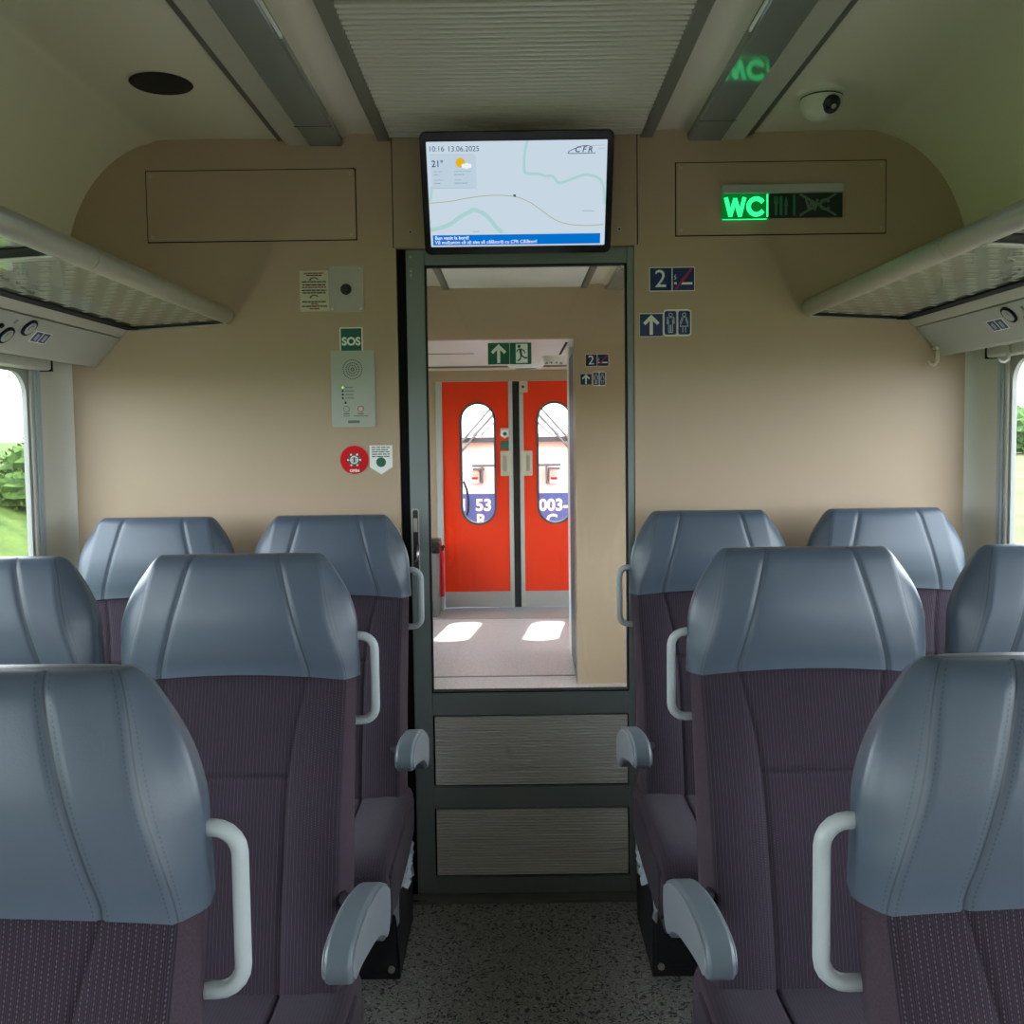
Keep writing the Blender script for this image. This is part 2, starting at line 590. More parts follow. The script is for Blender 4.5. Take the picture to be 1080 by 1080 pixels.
def ring_prism(mb, outer, inner, y0, y1, axis='y', mi=0):
    """plate with one hole: both outlines have the same number of points"""
    n = len(outer)
    mk = (lambda p, d: (p[0], d, p[1])) if axis == 'y' else (lambda p, d: (d, p[0], p[1]))
    vs = [mk(p, y0) for p in outer] + [mk(p, y0) for p in inner] + [mk(p, y1) for p in outer] + [mk(p, y1) for p in inner]
    fs = []
    for i in range(n):
        j = (i + 1) % n
        fs += [(i, j, n + j, n + i), (2 * n + i, 3 * n + i, 3 * n + j, 2 * n + j), (i, 2 * n + i, 2 * n + j, j), (n + i, n + j, 3 * n + j, 3 * n + i)]
    return mb.add(vs, fs, mi)


def stroke(mb, pts, w, y0, y1, mi=0):
    """flat polyline of width w in the x-z plane, as overlapping prisms"""
    for (x0, z0), (x1, z1) in zip(pts[:-1], pts[1:]):
        dx, dz = x1 - x0, z1 - z0
        L = math.hypot(dx, dz) or 1e-9
        nx, nz = -dz / L * w / 2, dx / L * w / 2
        ex, ez = dx / L * w * 0.18, dz / L * w * 0.18
        mb.prism_y([(x0 - ex + nx, z0 - ez + nz), (x0 - ex - nx, z0 - ez - nz), (x1 + ex - nx, z1 + ez - nz), (x1 + ex + nx, z1 + ez + nz)], y0, y1, mi)
    return mb


def text(body, size, material, parent, x=0.0, z=0.0, y=-0.003, bold=0.0, align='CENTER', name='lettering', sx=1.0, shear=0.0, depth=0.0004):
    cu = bpy.data.curves.new('text', 'FONT')
    cu.body = body
    cu.size = size
    cu.align_x = align
    cu.align_y = 'CENTER'
    cu.extrude = depth
    cu.offset = bold
    cu.shear = shear
    cu.resolution_u = 4
    tmp = bpy.data.objects.new('text', cu)
    COL.objects.link(tmp)
    me = bpy.data.meshes.new_from_object(tmp.evaluated_get(bpy.context.evaluated_depsgraph_get()))
    bpy.data.objects.remove(tmp)
    bpy.data.curves.remove(cu)
    for v in me.vertices:
        vx, vy, vz = v.co
        v.co = (vx * sx, -vz, vy)
    me.materials.clear()
    me.materials.append(material)
    me.name = name
    return link(name, me, parent, (x, y, z))


def print_lines(mb, x0, x1, z, w, y0, y1, rnd, lo=0.012, hi=0.03):
    """a line of print too small to read: short dark words"""
    x = x0
    while x < x1 - lo * 0.4:
        L = min(rnd.uniform(lo, hi), x1 - x)
        mb.box((x, y0, z - w / 2), (x + L, y1, z + w / 2))
        x += L + lo * 0.25


# ================================================================== SETTING
YW = 2.88            # saloon face of the end wall
Y2 = 5.43            # saloon face of the far wall
YD = 7.87            # face of the red end doors
YB = -3.6            # back of the saloon behind the camera

# floors
struct(MB().box((-1.46, YB, -0.06), (1.46, YW + 0.06, 0.0)).build('floor', M['floor']))
struct(MB().box((-1.46, YW + 0.06, -0.06), (1.46, 5.62, 0.0)).build('floor', M['floor2']))
struct(MB().box((-1.46, 5.63, -0.06), (1.46, 7.42, 0.0)).build('floor', M['floor2']))
struct(MB().box((-1.46, 5.615, -0.06), (1.46, 5.635, 0.003)).build('trim_9', M['alu_dark']))
o = struct(MB().box((-1.46, 7.42, -0.06), (1.46, 8.0, 0.004)).build('trim_10', M['sill']))

# sill of the sliding door
struct(MB().box((-0.40, 2.845, 0.0), (0.38, 2.95, 0.010)).build('trim_1', M['alu_dark'], bevel=0.002))
struct(MB().box((-0.36, 2.838, 0.010), (-0.30, 2.846, 0.014)).build('trim_2', M['chrome']))

# ceiling profile (right half, mirrored), from the fixture outwards
ARC = [(0.70, 2.332), (1.02, 2.335), (1.095, 2.324), (1.16, 2.299), (1.22, 2.257), (1.276, 2.193), (1.315, 2.12), (1.338, 2.05), (1.36, 1.95), (1.385, 1.82), (1.41, 1.70)]


def smooth_poly(pts, k=5):
    out = []
    for i in range(len(pts) - 1):
        p0, p1, p2, p3 = pts[max(i - 1, 0)], pts[i], pts[i + 1], pts[min(i + 2, len(pts) - 1)]
        for j in range(k):
            t = j / k
            out.append(tuple(0.5 * (2 * p1[a] + (p2[a] - p0[a]) * t + (2 * p0[a] - 5 * p1[a] + 4 * p2[a] - p3[a]) * t * t + (3 * p1[a] - p0[a] - 3 * p2[a] + p3[a]) * t ** 3) for a in (0, 1)))
    out.append(pts[-1])
    return out


ARCS = smooth_poly(ARC)


def thick(pts, d):
    """closed outline of a sheet: the visible profile and a copy moved up and out by d"""
    return list(pts) + [(x + (d if x > 0 else -d), z + d) for x, z in reversed(pts)]


def ceiling_bay(y0, y1, dz):
    before = set(COL.objects)
    for s in (-1, 1):
        pr = [(s * x, z) for x, z in ARCS]
        mb = MB()
        n = len(pr)
        out = [(x + s * 0.03, z + 0.03) for x, z in pr]
        vs = [(x, y0, z) for x, z in pr] + [(x, y1, z) for x, z in pr] + [(x, y0, z) for x, z in out] + [(x, y1, z) for x, z in out]
        fs = [(i, i + 1, n + i + 1, n + i) for i in range(n - 1)] + [(2 * n + i, 3 * n + i, 3 * n + i + 1, 2 * n + i + 1) for i in range(n - 1)]
        fs += [(0, n, 3 * n, 2 * n), (n - 1, 3 * n - 1, 4 * n - 1, 2 * n - 1)]
        mb.add(vs, fs)
        struct(mb.build('ceiling', M['ceil'], smooth=50))
        # groove, pale strip, glossy diffuser, coving, edge frame
        mb = MB().box((min(s * .676, s * .706), y0, 2.326), (max(s * .676, s * .706), y1, 2.36))
        struct(mb.build('trim_3', M['groove']))
        mb = MB().box((min(s * .612, s * .682), y0, 2.312), (max(s * .612, s * .682), y1, 2.36))
        struct(mb.build('trim_4', M['greystrip'], bevel=0.003))
        cov = [(0.405, 2.342), (0.44, 2.344), (0.475, 2.346), (0.50, 2.343), (0.516, 2.330), (0.525, 2.330), (0.525, 2.41), (0.405, 2.41)]
        mb = MB().prism_y([(s * x, z) for x, z in cov], y0, y1)
        struct(mb.build('trim_5', M['ceil2'], smooth=40))
        mb = MB().box((min(s * .372, s * .41), y0, 2.322), (max(s * .372, s * .41), y1, 2.40))
        struct(mb.build('trim_6', M['alu_dark'], bevel=0.003))
    struct(MB().box((-1.5, y0, 2.42), (1.5, y1, 2.46)).build('ceiling', M['ceil2']))
    for o in set(COL.objects) - before:
        o.location.z += dz


def light_fixture(s, y0, y1, label, extra=False, dz=0.0):
    t = thing('ceiling_light_fixture', label, 'light fixture', (s * 0.565, y0, 2.31 + dz))
    prof = [(-.052, .006), (-.046, 0.0), (.046, 0.0), (.052, .006), (.052, .08), (-.052, .08)]
    MB().prism_y(prof, 0, y1 - y0).build('diffuser', M['diffuser'], t, smooth=30)
    if extra:   # pale edge strip of the longer near section and the joints of the covers
        MB().box((-s * .0545 - .0022, 0, .001), (-s * .0545 + .0022, 2.12 - y0, .009)).build('edge_strip', M['white'], t)
        MB().box((-.0525, 2.70 - y0, -.0006), (.0525, 2.702 - y0, .001)).build('joint', M['gap'], t)
    return t


ceiling_bay(YB, YW + 0.03, 0.0)
MIDZ = -.050
ceiling_bay(YW + 0.03, Y2 + 0.03, MIDZ)
light_fixture(-1, 0.3, YW, 'long grey glossy light strip in the ceiling left of the ribbed panel', True)
light_fixture(1, 0.3, YW, 'long grey glossy light strip in the ceiling mirroring the lit green WC sign', True)
light_fixture(-1, YW + 0.06, Y2, 'ceiling light strip on the left beyond the glass door', False, MIDZ)
light_fixture(1, YW + 0.06, Y2, 'ceiling light strip on the right beyond the glass door', False, MIDZ)


def ribbed_panel(y0, y1, label, n):
    t = thing('ceiling_panel', label, 'ceiling panel', (0, y0, 2.325))
    MB().box((-.374, 0, .012), (.374, y1 - y0, .03)).build('backing', M['gap'], t)
    pitch = (y1 - y0) / n
    prof = [(0.002, .014), (0.0025, .003), (0.005, 0), (pitch - .013, 0), (pitch - .0105, .003), (pitch - .010, .014)]
    me = None
    for k in range(n):
        if me is None:
            so = MB().prism_x(prof, -.372, .372).build('slat', M['slat'], t)
            me = so.data
        else:
            so = link('slat', me, t)
        so.location = (0, k * pitch, 0)
    return t


ribbed_panel(1.998, 2.872, 'grey ribbed ceiling panel above the monitor', 34)
ribbed_panel(1.45, 1.980, 'grey ribbed ceiling panel cut off by the top of the photo', 19)
struct(MB().box((-.374, YB, 2.325), (.374, 1.44, 2.36)).build('ceiling', M['slat']))
struct(MB().box((-.374, YW + .06, 2.33 + MIDZ), (.374, Y2, 2.36 + MIDZ)).build('ceiling', M['white']))


# end wall with the door opening
def end_wall(y0, y1, xl, xr, ztop):
    mb = MB()
    mb.box((-1.46, y0, -0.06), (xl, y1, 2.42))
    mb.box((xr, y0, -0.06), (1.46, y1, 2.42))
    mb.box((xl, y0, ztop), (xr, y1, 2.42))
    return mb


struct(end_wall(YW, YW + 0.055, -0.362, 0.352, 2.006).build('wall_front', M['wall']))
struct(end_wall(Y2, Y2 + 0.06, -0.80, 0.335, 1.992).build('wall_vestibule', M['wall']))
struct(MB().box((-1.46, YB - .06, -0.06), (1.46, YB, 2.42)).build('wall_back', M['wall']))


# side walls with window openings; the vestibule is a separate stretch
WINS = [(-3.3, -1.85), (-1.55, -0.10), (0.20, 0.97), (1.18, 2.705), (3.45, 4.95)]
ZS, ZT = 0.64, 1.645
VWIN = (6.45, 7.40, 0.66, 1.70)
for side, s in (('left', -1), ('right', 1)):
    x0, x1 = (1.405, 1.455)

    def bx(mb, ya, yb, za, zb):
        mb.box((min(s * x0, s * x1), ya, za), (max(s * x0, s * x1), yb, zb))
    mb = MB()
    bx(mb, YB, 7.95, -0.06, ZS - .09)
    bx(mb, YB, 7.95, ZT + .10, 2.45)
    G = .09
    edges = [YB] + [v for w in WINS for v in (w[0] - G, w[1] + G)] + [VWIN[0]]
    for a, b in zip(edges[0::2], edges[1::2]):
        bx(mb, a, b, ZS - .09, ZT + .10)
    for a, b in WINS:
        bx(mb, a - G, b + G, ZT + .09, ZT + .10)
    bx(mb, VWIN[1], 7.95, ZS - .09, ZT + .10)
    bx(mb, VWIN[0], VWIN[1], ZS - .09, VWIN[2] - .09)
    struct(mb.build('wall_' + side, M['pilaster']))
    for k, (a, b) in enumerate(WINS + [VWIN[:2]]):
        za, zb = (ZS, ZT) if k < len(WINS) else (VWIN[2], ZT + .10)
        w, h = b - a, zb - za
        mb = MB()
        outer = rrect(w + .186, h + .186, .012, 6, (a + b) / 2, (za + zb) / 2)
        inner = rrect(w - .012, h - .012, .07, 6, (a + b) / 2, (za + zb) / 2)
        xa, xb = sorted((s * 1.397, s * 1.411))
        ring_prism(mb, outer, inner, xa, xb, axis='x')
        fr = struct(mb.build('window_%d' % (k + 1 + (6 if s > 0 else 0)), M['winring'], smooth=30))
        MB().box((min(s * 1.404, s * 1.409), a + .004, za + .004), (max(s * 1.404, s * 1.409), b - .004, zb - .004)).build('pane', M['glass'], fr)
        if k == 3:
            # blind guide rails and the housing of the roller blind
            for dy, ww, mk in ((.006, .016, 'winframe'), (.024, .012, 'rail'), (.040, .016, 'rail')):
                xa_, xb_ = sorted((s * (1.386 if mk == 'rail' else 1.39), s * 1.397))
                MB().box((xa_, b + dy, ZS - .04), (xb_, b + dy + ww, ZT + .015)).build('blind_rail', M[mk], fr, bevel=.002)
            xa_, xb_ = sorted((s * 1.35, s * 1.40))
            MB().box((xa_, a - .02, ZT + .002), (xb_, b + .055, ZT + .05)).build('blind_housing', M['winframe'], fr, bevel=.008)
            xa_, xb_ = sorted((s * 1.352, s * 1.399))
            MB().box((xa_, b + .056, ZT + .0), (xb_, b + .064, ZT + .05)).build('housing_cap', M['rubber'], fr)
    # curved corner pilaster between window and end wall
    pil = [(1.41, 2.76), (1.392, 2.765), (1.386, 2.79), (1.382, 2.82), (1.374, 2.85), (1.360, 2.872), (1.345, 2.882), (1.41, 2.882)]
    n = len(pil)
    vs = [(s * x, y, z) for z in (0.0, 1.70) for x, y in pil]
    fs = [tuple(range(n)), tuple(range(2 * n - 1, n - 1, -1))] + [(i, (i + 1) % n, (i + 1) % n + n, i + n) for i in range(n)]
    struct(MB().add(vs, fs).build('trim_7' if s < 0 else 'trim_8', M['pilaster'], smooth=40))


# screwed access panels of the end wall
def access_panel(name, px0, py0, px1, py1, screws=4):
    (xa, za), (xb, zb) = on_plane(px0, py1, YW), on_plane(px1, py0, YW)
    (xc, zc), (xd, zd) = on_plane(px0, py0, YW), on_plane(px1, py1, YW)
    xa, xb = (xa + xc) / 2, (xb + xd) / 2
    za, zb = (za + zd) / 2, (zb + zc) / 2
    fr = struct(MB().box((xa - .003, YW - .0012, za - .003), (xb + .003, YW + .002, zb + .003)).build(name, M['gap']))
    MB().box((xa, YW - .004, za), (xb, YW - .001, zb)).build('panel', M['wall'], fr, bevel=.0008)
    for cx in (xa + .014, xb - .014):
        for cz in (za + .014, zb - .014):
            MB().cyl((cx, cz), .005, YW - .0056, YW - .003, 12).build('screw', M['steel'], fr)
    return xa, xb, za, zb


access_panel('trim_11', 155.5, 180, 375, 254)
access_panel('trim_12', 713, 171, 933.5, 247)
# header over the door, held by two screws
hx0, hx1 = on_plane(414, 210, YW)[0], on_plane(672, 210, YW)[0]
fr = struct(MB().box((hx0 - .0015, YW - .0015, 2.008), (hx1 + .0015, YW + .002, 2.338)).build('trim_13', M['gap']))
MB().box((hx0 + .0015, YW - .003, 2.008), (hx1 - .0015, YW - .001, 2.335)).build('panel', M['wall'], fr)
for px, py in ((433, 245), (653, 242)):
    x, z = on_plane(px, py, YW)
    MB().cyl((x, z), .008, YW - .006, YW - .002, 14).build('screw', M['steel'], fr)
    MB().cyl((x, z), .003, YW - .0066, YW - .0055, 8).build('screw', M['gap'], fr)

# ------------------------------------------------------------------ sliding glass door
d1 = struct(link('door_1', None, None, (0, 0, 0)))
MB().box((-0.361, YW + .012, 0.01), (-0.334, YW + .05, 2.004)).build('gap_seal', M['gap'], d1)
gx0, gx1, gz0, gz1 = -0.278, 0.331, 0.650, 1.956
YL0, YL1 = YW + .008, YW + .045
MB().box((-0.334, YL0, .012), (gx0, YL1, 2.004)).build('stile', M['doorframe'], d1, bevel=.002)
MB().box((gx1, YL0 - .004, .012), (0.3515, YL1, 2.004)).build('stile', M['doorframe'], d1, bevel=.002)
MB().box((gx0, YL0, gz1), (gx1, YL1, 2.004)).build('rail', M['doorframe'], d1, bevel=.002)
for za, zb in ((.578, gz0), (.284, .352), (.012, .064)):
    MB().box((gx0, YL0, za), (gx1, YL1, zb)).build('rail', M['doorframe'], d1, bevel=.002)
mb = MB()
ring_prism(mb, rrect(gx1 - gx0, gz1 - gz0, .002, 1, (gx0 + gx1) / 2, (gz0 + gz1) / 2), rrect(gx1 - gx0 - .008, gz1 - gz0 - .008, .002, 1, (gx0 + gx1) / 2, (gz0 + gz1) / 2), YL0 - .001, YL1 - .004)
mb.build('seal', M['rubber'], d1)
MB().box((gx0 + .002, YL0 + .014, gz0 + .002), (gx1 - .002, YL0 + .020, gz1 - .002)).build('pane', M['doorglass'], d1)
for za, zb in ((.352, .578), (.064, .284)):
    mb = MB()
    n = 24
    p = (zb - za - .008) / n
    for k in range(n):
        z = za + .004 + k * p
        mb.prism_x([(YL0 + .016, z), (YL0 + .016, z + p * .86), (YL0 + .008, z + p * .78), (YL0 + .005, z + p * .5), (YL0 + .007, z + p * .12)], gx0 + .006, gx1 - .005)
    pn = mb.build('ribbed_panel', M['rib'], d1, kind='stuff')
    MB().box((gx0, YL0 + .017, za), (gx1, YL0 + .022, zb)).build('backing', M['gap'], d1)
# recessed pull and lock on the left stile
hx, hz = on_plane(438, 537, YL0)[0], on_plane(438, 537, YL0)[1]
lk = MB()
ring_prism(lk, rrect(.024, .205, .008, 4, hx, hz - .10), rrect(.016, .195, .006, 4, hx, hz - .10), YL0 - .003, YL0 + .001)
lk.build('pull_rim', M['alu'], d1)
pl = MB().box((hx - .009, YL0 - .0012, hz - .20), (hx + .009, YL0 + .0, hz)).build('pull_recess', M['shell'], d1)
MB().box((hx - .006, YL0 - .0022, hz - .07), (hx + .006, YL0 - .001, hz - .028)).build('pictogram', M['steel'], pl)
MB().tube([(hx - .004, YL0 - .006, hz - .165), (hx + .006, YL0 - .012, hz - .15), (hx + .006, YL0 - .006, hz - .11)], .004, 8).build('latch', M['chrome'], pl, smooth=True)
MB().cyl((-.319, 1.982), .004, YL0 - .002, YL0 + .001, 10).build('screw', M['steel'], d1)
MB().cyl((-.319, 1.940), .004, YL0 - .002, YL0 + .001, 10).build('screw', M['steel'], d1)
MB().cyl((-.319, 1.927), .004, YL0 - .002, YL0 + .001, 10).build('screw', M['steel'], d1)

# ------------------------------------------------------------------ vestibule
struct(MB().box((-1.46, Y2 + .06, 2.0), (1.46, 7.95, 2.05)).build('ceiling', M['white']))
for k, (za, zb) in enumerate(((1.985, 2.0),)):
    struct(MB().box((-1.42, YD - .30, za), (1.42, YD - .285, zb)).build('trim_14', M['alu_dark']))
struct(MB().box((-1.42, YD - .285, 1.985), (1.42, YD, 2.0)).build('trim_15', M['ceil']))
mb = MB()
mb.box((-1.46, YD, 1.895), (1.46, YD + .06, 2.45))
mb.box((-1.46, YD, -.06), (-.662, YD + .06, 1.895))
mb.box((.662, YD, -.06), (1.46, YD + .06, 1.895))
struct(mb.build('wall_end', M['wall']))
struct(MB().box((-1.42, YD - .004, 1.985), (1.42, YD + .001, 1.998)).build('trim_16', M['gap']))
for s in (-1, 1):
    struct(MB().box((min(s * .612, s * .664), YD - .02, 0), (max(s * .612, s * .664), YD + .055, 1.895)).build('trim_17', M['service'], bevel=.006))
# thin ceiling lines and fittings
struct(MB().box((-.62, 6.42, 1.9975), (-.28, 6.44, 2.0005)).build('trim_18', M['rubber']))
struct(MB().box((.30, 5.75, 1.9975), (.315, 6.6, 2.0005)).build('trim_19', M['rubber']))
t = thing('ceiling_lamp', 'oval white lamp on the vestibule ceiling just above the red doors', 'lamp', (0.08, 7.35, 2.0))
mb = MB()
mb.lathe([(0, -.045), (.10, -.04), (.125, -.025), (.13, 0), (0, 0)], 28)
mb.v = [(x * 1.1, y * .6, z) for x, y, z in mb.v]
mb.build('shade', M['white'], t, smooth=40)
mb = MB().lathe([(0, -.048), (.07, -.046), (.08, -.04), (0, -.038)], 24)
mb.v = [(x * 1.1, y * .6, z) for x, y, z in mb.v]
mb.build('lens', M['grey'], t, smooth=40)
t = thing('smoke_detector', 'small pale smoke detector on the vestibule ceiling right of the oval lamp', 'detector', (0.27, 6.75, 2.0))
MB().lathe([(0, -.06), (.05, -.058), (.062, -.045), (.075, -.02), (.085, 0), (0, 0)], 24).build('body', M['camwhite'], t, smooth=40)
mb = MB()
for k in range(10):
    a = 2 * PI * k / 10
    mb.box((.058 * math.cos(a) - .005, .058 * math.sin(a) - .005, -.055), (.058 * math.cos(a) + .005, .058 * math.sin(a) + .005, -.03))
mb.build('vents', M['icgrey'], t, kind='stuff')

# open sliding leaf and partition on the right of the far opening
d2 = struct(link('door_2', None, None, (0, 0, 0)))
MB().box((.337, 5.50, .02), (.375, 6.06, 1.93)).build('leaf', M['locodark'], d2, bevel=.004)
MB().box((.331, 5.50, .02), (.338, 5.53, 1.93)).build('edge_seal', M['alu'], d2)
struct(MB().box((.340, 6.06, 0), (1.41, 6.34, 2.0)).build('wall_partition', M['white']))
struct(MB().box((-1.41, 6.0, 0), (-.95, 6.3, 2.0)).build('wall_partition', M['wall']))


def stadium(cx, cz, w, h, n=12):
    r = w / 2
    pts = [(cx + r * math.cos(a), cz + (h / 2 - r) + r * math.sin(a)) for a in [PI * k / n for k in range(n + 1)]]
    pts += [(cx + r * math.cos(a), cz - (h / 2 - r) + r * math.sin(a)) for a in [PI + PI * k / n for k in range(n + 1)]]
    return pts


def to_rect(pts, x0, x1, z0, z1, cx, cz):
    out = []
    for (x, z) in pts:
        dx, dz = x - cx, z - cz
        # push each outline point straight onto the rectangle, corners included
        t = min((((x1 - cx) if dx > 0 else (cx - x0)) / max(abs(dx), 1e-9)), (((z1 - cz) if dz > 0 else (cz - z0)) / max(abs(dz), 1e-9)))
        out.append([cx + dx * t, cz + dz * t])
    for c in ((x0, z0), (x1, z0), (x1, z1), (x0, z1)):
        k = min(range(len(out)), key=lambda i: (out[i][0] - c[0]) ** 2 + (out[i][1] - c[1]) ** 2)
        out[k] = list(c)
    return [tuple(p) for p in out]


d3 = struct(link('door_3', None, None, (0, 0, 0)))
for s, xa, xb in ((-1, -.610, -.028), (1, .028, .610)):
    za, zb = .01, 1.893
    wcx = s * .318
    lf = MB()
    st = stadium(wcx, 1.215, .288, 1.01)
    ring_prism(lf, to_rect(st, xa, xb, .145, zb, wcx, 1.215), st, YD + .005, YD + .045)
    leaf = lf.build('door_leaf', M['red'], d3)
    leaf['label'] = 'left orange-red leaf' if s < 0 else 'right orange-red leaf'
    mb = MB()
    ring_prism(mb, stadium(wcx, 1.215, .30, 1.022), stadium(wcx, 1.215, .264, .986), YD - .004, YD + .05)
    mb.build('window_seal', M['locodark'], leaf, smooth=30)
    mb = MB().prism_y(stadium(wcx, 1.215, .27, .99), YD + .022, YD + .028)
    mb.build('pane', M['glass'], leaf)
    MB().box((xa + .003, YD - .002, .014), (xb - .003, YD + .045, .145)).build('kick_plate', M['sill'], leaf, bevel=.002)
    e0, e1 = sorted((s * .028, s * .062))
    MB().box((e0, YD - .006, .012), (e1, YD + .046, 1.89)).build('edge_strip', M['service'], leaf, bevel=.002)
    hx0_, hx1_ = sorted((s * .040, s * .132))
    hp = MB()
    ring_prism(hp, rrect(hx1_ - hx0_, .205, .008, 3, (hx0_ + hx1_) / 2, 1.215), rrect(.03, .13, .006, 3, (hx0_ + hx1_) / 2 + s * .01, 1.215), YD - .014, YD + .004)
    hb = hp.build('handle_plate', M['signcream'], leaf)
    MB().box(((hx0_ + hx1_) / 2 + s * .01 - .014, YD - .004, 1.152), ((hx0_ + hx1_) / 2 + s * .01 + .014, YD + .003, 1.278)).build('finger_slot', M['steel'], leaf)
MB().box((-.028, YD + .01, .01), (.028, YD + .04, 1.893)).build('centre_seal', M['rubber'], d3)
MB().box((.035, YD - .03, 1.80), (.10, YD + .0, 1.89)).build('door_catch', M['signcream'], d3, bevel=.004)
MB().cyl((.06, 1.845), .012, YD - .034, YD - .028, 12).build('catch_knob', M['ink'], d3)


def shield_sticker(label, x, y, z, w, h, small):
    t = thing('door_release_sticker', label, 'sticker', (x, y, z))
    MB().prism_y([(-w / 2, h / 2), (w / 2, h / 2), (w / 2, -h * .25), (0, -h / 2), (-w / 2, -h * .25)], -.0012, 0).build('plate', M['signwhite'], t)
    MB().cyl((0, -h * .08 if not small else -h * .05), w * .215, -.0022, -.001, 24).build('green_disc', M['green'], t)
    mb = MB()
    r = random.Random(4)
    for k in range(5 if not small else 2):
        print_lines(mb, -w * .40, w * .38, h * (.43 - .078 * k), h * .032, -.0018, -.001, r, w * .14, w * .3)
    mb.build('small_print', M['ink'], t)
    return t


x, z = on_plane(532.5, 457, YD)
shield_sticker('small cream shield sticker with green dot on the left red door', x, YD + .005, z, .072, .084, True)
x, z = on_plane(532.5, 468, YD)
t = thing('door_button_sticker', 'small green square sticker on the left red door below the shield sticker', 'sticker', (x, YD + .005, z - .012))
MB().box((-.036, -.0012, -.036), (.036, 0, .036)).build('plate', M['green'], t)
mb = MB()
for i in range(3):
    for j in range(3):
        mb.cyl(((i - 1) * .02 + (j % 2) * .004, (j - 1) * .02), .004, -.002, -.001, 8)
mb.build('print', M['wcdim2'], t)

# things by the left of the vestibule
t = thing('litter_bin', 'grey metal litter bin with black rounded lid left of the red doors', 'bin', (-.683, 7.62, 0.0))
MB().box((-.10, -.12, 0), (.045, .12, .52)).build('body', M['grey'], t, bevel=.008)
mb = MB()
mb.prism_x([(-.125, .515), (-.125, .56), (-.10, .60), (-.05, .625), (.05, .625), (.10, .60), (.125, .56), (.125, .515)], -.105, .062)
mb.build('lid', M['black'], t, bevel=.01)
t = thing('fire_extinguisher', 'slim red fire extinguisher between the grey bin and the red doors', 'extinguisher', (-.630, 7.80, 0.0))
mb = MB().lathe([(0, .12), (.017, .12), (.02, .13), (.02, .45), (.016, .485), (.010, .50), (0, .50)], 20)
mb.build('cylinder', M['signred'], t, smooth=40)
MB().box((-.02, -.012, .50), (.02, .012, .53)).tube([(0, 0, .525), (.02, -.03, .55), (.028, -.035, .53)], .006, 8).build('valve', M['black'], t)
MB().box((-.012, .0, .0), (.012, .03, .13)).build('bracket', M['steel'], t)

# ------------------------------------------------------------------ train seats
CUT = 1.0


def crom(tab, z):
    if z <= tab[0][0]:
        return tab[0][1]
    if z >= tab[-1][0]:
        return tab[-1][1]
    for i in range(len(tab) - 1):
        if tab[i][0] <= z <= tab[i + 1][0]:
            (z1, p1), (z2, p2) = tab[i], tab[i + 1]
            m1 = (p2 - tab[i - 1][1]) / (z2 - tab[i - 1][0]) if i > 0 else (p2 - p1) / (z2 - z1)
            m2 = (tab[i + 2][1] - p1) / (tab[i + 2][0] - z1) if i + 2 < len(tab) else (p2 - p1) / (z2 - z1)
            h = z2 - z1
            t = (z - z1) / h
            return (2 * t ** 3 - 3 * t * t + 1) * p1 + (t ** 3 - 2 * t * t + t) * h * m1 + (-2 * t ** 3 + 3 * t * t) * p2 + (t ** 3 - t * t) * h * m2


T_WF = [(.38, .208), (.60, .208), (.80, .208), (.93, .207), (.99, .206), (1.03, .200), (1.06, .192), (1.10, .180), (1.14, .171), (1.18, .164), (1.21, .157), (1.23, .151)]
T_WM = [(0.38, 0.2239), (0.6, 0.2239), (0.85, 0.2239), (1.0, 0.2239), (1.03, 0.2239), (1.07, 0.2225), (1.1, 0.2211), (1.14, 0.2093), (1.17, 0.1937), (1.2, 0.1741), (1.23, 0.1545)]
T_YF = [(.38, -.15), (.50, -.135), (.70, -.085), (.85, -.042), (.95, -.012), (1.0, 0.0), (1.05, -.007), (1.11, -.007), (1.17, .004), (1.23, .02)]
T_YB = [(.38, .02), (.60, .045), (.80, .07), (1.0, .10), (1.1, .108), (1.16, .104), (1.23, .09)]
T_XS = [(.38, .104), (.70, .105), (.80, .107), (.87, .112), (.93, .122), (.99, .135), (1.01, .137), (1.05, .127), (1.10, .113), (1.16, .097), (1.23, .080)]


def half_section(z, leather, grow=0.0):
    wf, wm, yf, yb, xs = (crom(t, z) for t in (T_WF, T_WM, T_YF, T_YB, T_XS))
    wm = max(wm, wf + .003)
    pts = []   # x, y, seam distance, side flag
    if True:
        k = min(1.0, max(0.0, (1.0 - z) / .22))
        edge, bol = .012 * (1 - k) - .012 * k, .016 * k
    for x, dist, g in ((0, .06, 0), (xs * .35, .06, 0), (xs * .7, .03, -.001), (xs - .013, .013, -.0013), (xs - .0045, .0045, -.0010), (xs, 0.0, .0026),
                       (xs + .0045, .0045, -.0010), (xs + .013, .013, -.0013), ((xs + wf) / 2, .03, -.001), (wf - .013, .013, -.001), (wf - .0045, .0045, -.0012), (wf, 0.0, .0022)):
        y = yf + edge * (x / wf) ** 2
        if bol and x > xs:
            y -= bol * math.sin(PI * min(1, (x - xs) / (wf - xs)) * .9)
        pts.append((x, y + g, dist, 0))
    ye = pts[-1][1]
    ym = max(ye + .028, yf + .050)
    for i, s_ in enumerate((.10, .28, .5, .72, .9, 1.0)):
        x = wf + (wm - wf) * math.sin(s_ * PI / 2)
        y = ye + (ym - ye) * s_
        pts.append((x, y + (-.0008 if i == 0 else 0), (.006, .02, .05, .05, .05, .05)[i], 1))
    yb = max(yb, ym + .02)
    pts += [(wm - .005, (ym + yb) / 2, .05, 1), (wm - .014, yb - .012, .05, 1), (wm - .024, yb - .003, .05, 1), (wm - .042, yb, .05, 1), (wm * .5, yb + .004, .05, 1), (0, yb + .005, .05, 1)]
    return pts


